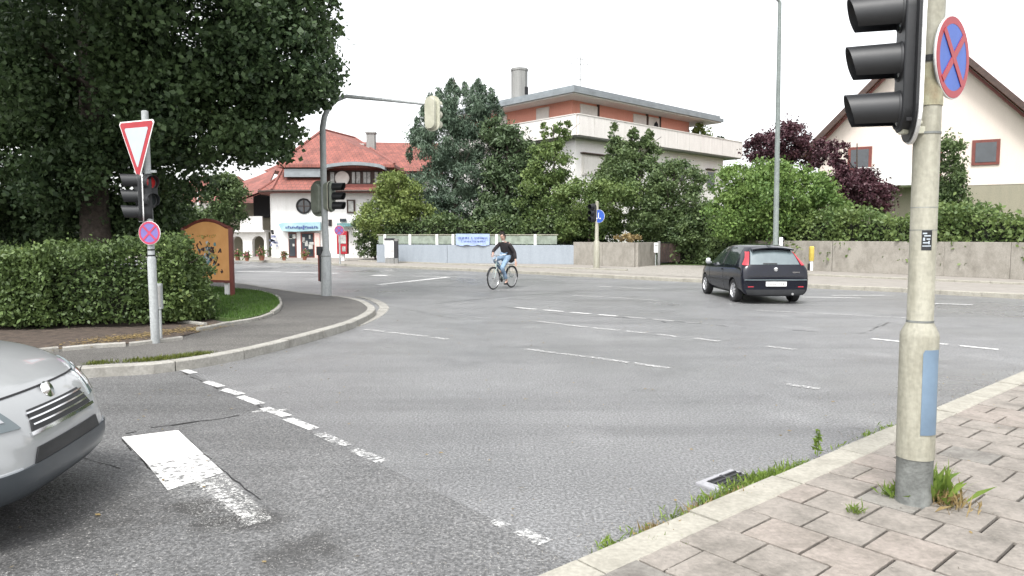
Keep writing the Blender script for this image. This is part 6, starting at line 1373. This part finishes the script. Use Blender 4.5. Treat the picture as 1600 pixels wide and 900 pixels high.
# near car nose, left
ST2 = [(-2.05, .30, .55, .66, .60, .64, .50), (-2.02, .24, .72, .9, .76, .80, .64), (-1.9, .22, .92, 1.1, .83, .85, .66), (-1.75, .22, .96, 1.38, .84, .855, .60), (-1.5, .21, .97, 1.46, .845, .86, .60), (-.9, .20, .96, 1.50, .85, .865, .61), (-.3, .20, .95, 1.51, .85, .865, .61), (.15, .20, .94, 1.47, .85, .865, .61), (.5, .20, .93, 1.34, .85, .86, .61), (1.02, .20, .92, 1.06, .845, .855, .66), (1.2, .20, .91, .985, .84, .85, .70), (1.5, .20, .87, .955, .83, .82, .68), (1.78, .21, .76, .87, .79, .76, .60), (1.95, .22, .62, .76, .70, .66, .48), (2.05, .26, .50, .60, .55, .50, .38), (2.08, .30, .44, .50, .42, .36, .28)]
def nose_details(root, body, patch, bvh):
    for s in (-1, 1):
        hl = patch('headlight', [(s * .42, .62), (s * .72, .64), (s * .72, .83), (s * .50, .77)], '-x', 'carglass', .008)
        patch('lamp_reflector', [(s * .50, .67), (s * .64, .68), (s * .66, .79), (s * .53, .76)], '-x', 'chrome', .012, 6, 5, hl)
        ax = '-y' if s > 0 else '+y'
        patch('side_window', [(-1.45, 1.0), (.85, .985), (.2, 1.43), (-1.3, 1.44)], ax, 'carglass_dark', .005, 24, 8)
        patch('door_seam', [(.85, .32), (.862, .32), (.9, .92), (.888, .92)], ax, 'black_matt', .0035, 2, 10)
        patch('fog_lamp', [(s * .5, .34), (s * .62, .35), (s * .62, .43), (s * .5, .43)], '-x', 'clearlight', .008, 5, 4)
        mb = MB(); mb.lathe([(.01, -.07), (.08, -.05), (.1, .0), (.08, .05), (.01, .07)], 14, M4=Matrix.Translation((.72, s * .95, 1.04)) @ Matrix.Rotation(R(90), 4, 'X')); mb.build('door_mirror', 'carwhite', body, smooth=True)
        patch('rear_light', [(s * .6, .72), (s * .74, .72), (s * .70, .98), (s * .6, .98)], '+x', 'taillight', .008)
    patch('windscreen', [(-.68, 1.0), (.68, 1.0), (.55, 1.43), (-.55, 1.43)], '-x', 'carglass_dark', .005)
    patch('bonnet_seam', [(-.70, .77), (.70, .77), (.70, .778), (-.70, .778)], '-x', 'black_matt', .004, 30, 1)
    gr = patch('grille', [(-.36, .585), (.36, .585), (.30, .69), (-.30, .69)], '-x', 'black', .008)
    for z in (.61, .64, .67): patch('grille_bar', [(-.33, z), (.33, z), (.33, z + .008), (-.33, z + .008)], '-x', 'chrome', .014, 12, 1, gr)
    patch('grille_trim', [(-.38, .565), (.38, .565), (.38, .583), (-.38, .583)], '-x', 'chrome', .014, 12, 2)
    patch('lower_grille', [(-.40, .42), (.40, .42), (.36, .50), (-.36, .50)], '-x', 'black', .010)
    patch('bumper_band', [(-.82, .22), (.82, .22), (.82, .42), (-.82, .42)], '-x', 'cargrey', .014, 30, 5)
    h = bvh.ray_cast(Vector((5, 0, .74)), Vector((-1, 0, 0)))[0]; mb = MB(); mb.lathe([(.001, .02), (.05, .014), (.056, 0)], 24, M4=Matrix.Translation((h.x, 0, .74)) @ Matrix.Rotation(R(70), 4, 'Y'), cap=False); mb.build('emblem', 'chrome', body, smooth=True)
    mb = MB(); mb.box((0, 0, .24), (3.2, 1.1, .12)); mb.build('underbody', 'black_matt', body)
H2 = R(9); tip = Vector((-2.63, 4.12, 0)); c2p = tip - Vector((math.cos(H2), math.sin(H2), 0)) * 2.08
c2 = car('silver_car', 'silver-white car entering from the left edge, only its nose clearly seen', ST2, 'carwhite', 2.55, .30, 1.50, nose_details, c2p, H2)

# ------------------------------------------------------------------ bicycle
fw = g(771, 452.5, 0); hb_ = math.atan2(-.85, -.52)
bpos = Vector((fw.x, fw.y, 0)) - Vector((math.cos(hb_), math.sin(hb_), 0)) * .53
bk = thing('bicycle', 'dark city bicycle with pale frame ridden across the junction', 'bicycle', bpos, hb_)
for s in (1, -1):
    c = Matrix.Translation((s * .53, 0, .345)) @ Matrix.Rotation(R(90), 4, 'X')
    mb = MB(); k = 36; vs = []; fs = []
    for i in range(k):
        a = 2 * math.pi * i / k
        for j in range(8): b = 2 * math.pi * j / 8; rr = .325 + .021 * math.cos(b); vs.append(c @ Vector((rr * math.cos(a), rr * math.sin(a), .021 * math.sin(b))))
    for i in range(k):
        for j in range(8): fs.append((i * 8 + j, ((i + 1) % k) * 8 + j, ((i + 1) % k) * 8 + (j + 1) % 8, i * 8 + (j + 1) % 8))
    mb.add(vs, fs); w = mb.build('wheel', 'tyre', bk, smooth=True)
    mb = MB(); mb.lathe([(.306, -.012), (.3, -.012), (.295, 0), (.3, .012), (.306, .012)], 36, M4=c, cap=False); mb.tube([c @ Vector((0, 0, -.05)), c @ Vector((0, 0, .05))], .022, 10); mb.build('rim', 'steel', w)
    mb = MB()
    for i in range(18): a = 2 * math.pi * i / 18; mb.tube([c @ Vector((.02 * math.cos(a), .02 * math.sin(a), .03 * (-1) ** i)), c @ Vector((.3 * math.cos(a + .2), .3 * math.sin(a + .2), 0))], .0018, 4, False)
    mb.build('spokes', 'steel', w)
    mb = MB(); vs = []; a0, a1 = (20, 190) if s > 0 else (-10, 165)
    if s > 0: a0, a1 = -5 + 20, 175
    for i in range(15):
        a = R(a0 + (a1 - a0) * i / 14) if s > 0 else R(20 + 165 * i / 14)
        for yy in (-.026, .026): vs.append(Vector((s * .53 + .36 * math.cos(a), yy, .345 + .36 * math.sin(a))))
    mb.add(vs, [(2 * i, 2 * i + 1, 2 * i + 3, 2 * i + 2) for i in range(14)]); o = mb.build('mudguard', 'black', bk); o.modifiers.new('s', 'SOLIDIFY').thickness = .003
BBk = Vector((-.04, 0, .29)); ST_ = Vector((-.20, 0, .84)); HT = Vector((.36, 0, .88)); HB = Vector((.40, 0, .68)); FX = Vector((.53, 0, .345)); RX_ = Vector((-.53, 0, .345))
mb = MB(); mb.tube([BBk, ST_], .016, 8); mb.tube([HB, HT], .02, 8); mb.tube([BBk, HB], .019, 8); mb.tube([BBk.lerp(ST_, .55), HT.lerp(HB, .4)], .016, 8)
for y in (-.045, .045): mb.tube([BBk + Vector((0, y * .6, 0)), RX_ + Vector((0, y, 0))], .009, 6); mb.tube([BBk.lerp(ST_, .85) + Vector((0, y * .4, 0)), RX_ + Vector((0, y, 0))], .008, 6)
mb.build('frame', 'bikeframe', bk, smooth=True)
mb = MB()
for y in (-.045, .045): mb.tube([HB + Vector((0, y * .8, 0)), FX.lerp(HB, .4) + Vector((-.0, y, 0)), FX + Vector((0, y, 0))], [.013, .011, .008], 8)
mb.build('fork', 'bikeframe', bk, smooth=True)
mb = MB(); mb.tube([HT, Vector((.335, 0, 1.0)), Vector((.37, 0, 1.03))], .012, 8); mb.tube([Vector((.12, -.29, 1.06)), Vector((.26, -.27, 1.07)), Vector((.36, -.12, 1.04)), Vector((.37, 0, 1.03)), Vector((.36, .12, 1.04)), Vector((.26, .27, 1.07)), Vector((.12, .29, 1.06))], .011, 8); mb.build('handlebar', 'steel', bk, smooth=True)
for y in (-1, 1): mb = MB(); mb.tube([Vector((.11, .291 * y, 1.06)), Vector((.22, .279 * y, 1.068))], .016, 8); mb.build('grip', 'black', bk)
mb = MB(); mb.lathe([(.01, 0), (.045, .01), (.05, .03), (.02, .07)], 12, M4=Matrix.Translation((.44, 0, .90)) @ Matrix.Rotation(R(-90), 4, 'Y')); mb.build('front_lamp', 'chrome', bk)
mb = MB(); mb.tube([ST_, Vector((-.225, 0, .93))], .012, 8); mb.build('seat_post', 'steel', bk)
mb = MB(); mb.prism([(-.36, -.09), (-.3, -.1), (-.2, -.05), (-.06, -.015), (-.06, .015), (-.2, .05), (-.3, .1), (-.36, .09)], .93, .975); mb.build('saddle', 'black', bk, bevel=.012)
mb = MB()
for y in (-.06, 0, .06): mb.tube([(-.28, y, .73), (-.72, y, .73)], .006, 6)
for y in (-.06, .06): mb.tube([(-.5, y, .73), (-.53, y, .37)], .005, 6)
mb.bar((-.3, -.07, .73), (-.3, .07, .73), .01, .01); mb.bar((-.7, -.07, .73), (-.7, .07, .73), .01, .01); mb.build('luggage_rack', 'black', bk)
mb = MB(); mb.lathe([(.01, -.004), (.09, -.004), (.09, .004), (.01, .004)], 24, M4=Matrix.Translation((BBk.x, -.06, BBk.z)) @ Matrix.Rotation(R(90), 4, 'X')); mb.build('chain_guard', 'black', bk)
PL = Vector((.10, .13, .20)); PRt = Vector((-.17, -.13, .39))     # low left pedal, high right pedal... set below
pa = R(-62); cl_ = .17; Lp = BBk + Vector((cl_ * math.cos(pa), 0, cl_ * math.sin(pa))); Rp = BBk - Vector((cl_ * math.cos(pa), 0, cl_ * math.sin(pa)))
mb = MB(); mb.tube([BBk + Vector((0, .07, 0)), Lp + Vector((0, .08, 0))], .011, 6); mb.tube([BBk + Vector((0, -.075, 0)), Rp + Vector((0, -.085, 0))], .011, 6); mb.tube([BBk + Vector((0, -.08, 0)), BBk + Vector((0, .08, 0))], .02, 8); mb.build('cranks', 'steel', bk)
for p, y in ((Lp, .14), (Rp, -.14)): mb = MB(); mb.box((p.x, y, p.z), (.09, .09, .022)); mb.build('pedal', 'black', bk)

# ------------------------------------------------------------------ cyclist
def skin_mesh(name, V, E, rad, sub=2, root=0):
    me = bpy.data.meshes.new(name); me.from_pydata([tuple(v) for v in V], E, []); o = bpy.data.objects.new(name, me); col.objects.link(o)
    m_ = o.modifiers.new('skin', 'SKIN'); m_.use_smooth_shade = True
    sv = me.skin_vertices[0].data
    for i, r_ in enumerate(rad): sv[i].radius = (r_, r_) if not isinstance(r_, tuple) else r_; sv[i].use_root = (i == root)
    s = o.modifiers.new('sub', 'SUBSURF'); s.levels = sub; s.render_levels = sub
    m2 = eval_mesh(o); bpy.data.objects.remove(o); return m2
class Sk:
    def __init__(s): s.V = []; s.E = []; s.r = []
    def v(s, p, r, par=None):
        s.V.append(Vector(p)); s.r.append(r); i = len(s.V) - 1
        if par is not None: s.E.append((par, i))
        return i
pr = thing('person', 'cyclist in black cardigan and light jeans riding towards the camera', 'person', bpos, hb_)
hipz = 1.0; Hd = Vector((.02, 0, 1.60))
def arm(sk, side, ch, el, wr, rs_, hand=True, curl=(.04, 0, -.02)):
    sh = Vector((-.10, side * .175, 1.40)); a = sk.v(sh, rs_[0], ch); b = sk.v(sh.lerp(el, .5), rs_[0] * .86, a); c = sk.v(el, rs_[1], b); d = sk.v(el.lerp(wr, .5), rs_[1] * .85, c); e = sk.v(wr, rs_[2], d)
    if hand:
        dr = (wr - el).normalized(); pm = wr + dr * .06; p = sk.v(pm, (.036, .02), e); s2 = dr.cross(Vector((0, 0, 1))).normalized()
        for k in range(4):
            b0 = pm + dr * .03 + s2 * (-.027 + .018 * k); f1 = sk.v(b0, .0095, p); f2 = sk.v(b0 + dr * .03 + Vector((0, 0, -.012)), .0085, f1); sk.v(b0 + dr * (.042 + .006 * (k in (1, 2))) + Vector((0, 0, -.04)), .0075, f2)
        t0 = wr + dr * .035 - s2 * .034 * 1; f1 = sk.v(t0, .011, p); sk.v(t0 + dr * .025 - s2 * .02 + Vector((0, 0, -.015)), .009, f1)
    return e
elR = Vector((.02, -.33, 1.17)); wrR = Vector((.12, -.285, 1.10)); elL = Vector((-.20, .32, 1.12)); wrL = Vector((-.16, .37, .87))
kL = Vector((.26, .13, .66)); aL = Vector((Lp.x - .07, .14, Lp.z + .09)); kR = Vector((.26, -.14, .90)); aR = Vector((Rp.x - .05, -.14, Rp.z + .10))
sk = Sk(); pv = sk.v((-.22, 0, hipz + .04), .13); w1_ = sk.v((-.20, 0, 1.14), .115, pv); ch = sk.v((-.14, 0, 1.33), .13, w1_); nb = sk.v((-.08, 0, 1.45), .055, ch); nk = sk.v((-.04, 0, 1.50), .05, nb)
h1 = sk.v((-.01, 0, 1.565), .072, nk); h2 = sk.v((.0, 0, 1.63), .082, h1); h3 = sk.v((-.01, 0, 1.68), .06, h2)
arm(sk, -1, ch, elR, wrR, (.05, .037, .026)); arm(sk, 1, ch, elL, wrL, (.05, .037, .026))
for s, k_, a_ in ((1, kL, aL), (-1, kR, aR)):
    h_ = sk.v((-.2, s * .1, hipz), .095, pv); m_ = sk.v(Vector((-.2, s * .1, hipz)).lerp(k_, .5), .075, h_); kk = sk.v(k_, .055, m_); cf = sk.v(k_.lerp(a_, .35) + Vector((-.02, 0, 0)), .052, kk); an = sk.v(a_, .034, cf); sk.v(a_ + Vector((.12, 0, -.06)), .03, an)
me = skin_mesh('body', sk.V, sk.E, sk.r)
bm = bmesh.new(); bm.from_mesh(me)
def blob(c, r, mi, sc_=(1, 1, 1)):
    ret = bmesh.ops.create_icosphere(bm, subdivisions=2, radius=r, matrix=Matrix.Translation(c) @ Matrix.Diagonal((*sc_, 1)))
    for v in ret['verts']:
        for f in v.link_faces: f.material_index = mi; f.smooth = True
blob((.083, 0, 1.605), .016, 0, (1, .7, 1.4)); blob((.0, .08, 1.61), .02, 0, (.7, .4, 1.3)); blob((.0, -.08, 1.61), .02, 0, (.7, .4, 1.3))
for s in (-1, 1): blob((.07, s * .03, 1.625), .010, 1); blob((.068, s * .03, 1.642), .014, 1, (.5, 1.2, .25))
blob((.074, 0, 1.568), .016, 2, (.5, 1.4, .35))
bm.to_mesh(me); bm.free(); me.materials.clear()
for m_ in ('skin', 'hair', 'pinkred'): me.materials.append(M[m_])
o = bpy.data.objects.new('body', me); col.objects.link(o); o.parent = pr
def cloth(name, sk, m):
    me = skin_mesh(name, sk.V, sk.E, sk.r); me.materials.clear(); me.materials.append(M[m]); o = bpy.data.objects.new(name, me); col.objects.link(o); o.parent = pr; return o
sk = Sk(); pv = sk.v((-.21, 0, 1.06), (.165, .15)); w_ = sk.v((-.19, 0, 1.2), (.15, .14), pv); ch = sk.v((-.13, 0, 1.34), (.155, .145), w_); sk.v((-.09, 0, 1.43), .085, ch)
for s, el, wr in ((-1, elR, wrR), (1, elL, wrL)):
    sh = Vector((-.10, s * .175, 1.39)); a = sk.v(sh, .072, ch); b = sk.v(sh.lerp(el, .5), .064, a); c = sk.v(el, .056, b); sk.v(el.lerp(wr, .85), .046 if s < 0 else .06, c)
tl = sk.v((-.30, .12, .92), .12, pv); sk.v((-.33, .17, .80), .10, tl); t2_ = sk.v((-.28, -.1, .94), .1, pv)
cloth('cardigan', sk, 'sweater')
sk = Sk(); pv = sk.v((-.22, 0, hipz + .02), .145)
for s, k_, a_ in ((1, kL, aL), (-1, kR, aR)):
    h_ = sk.v((-.19, s * .1, hipz), .108, pv); m_ = sk.v(Vector((-.2, s * .1, hipz)).lerp(k_, .5), .09, h_); kk = sk.v(k_, .072, m_); cf = sk.v(k_.lerp(a_, .4) + Vector((-.02, 0, 0)), .067, kk); sk.v(k_.lerp(a_, .88), .062, cf)
cloth('jeans', sk, 'jeans')
for s, a_ in ((1, aL), (-1, aR)):
    sk = Sk(); a = sk.v(a_ + Vector((-.02, 0, -.03)), .042); b = sk.v(a_ + Vector((.05, 0, -.055)), (.042, .032), a); sk.v(a_ + Vector((.16, 0, -.068)), (.04, .022), b); cloth('shoe', sk, 'shoe')
sk = Sk(); a = sk.v((-.045, 0, 1.46), .075); sk.v((-.03, 0, 1.50), .06, a); cloth('shirt_collar', sk, 'shirt')
sk = Sk(); a = sk.v((-.035, 0, 1.70), .075); b = sk.v((-.05, 0, 1.64), .088, a); c = sk.v((-.06, 0, 1.57), .07, b); sk.v((-.075, 0, 1.50), .04, c); d = sk.v((.02, 0, 1.71), .05, a); cloth('hair', sk, 'hair')
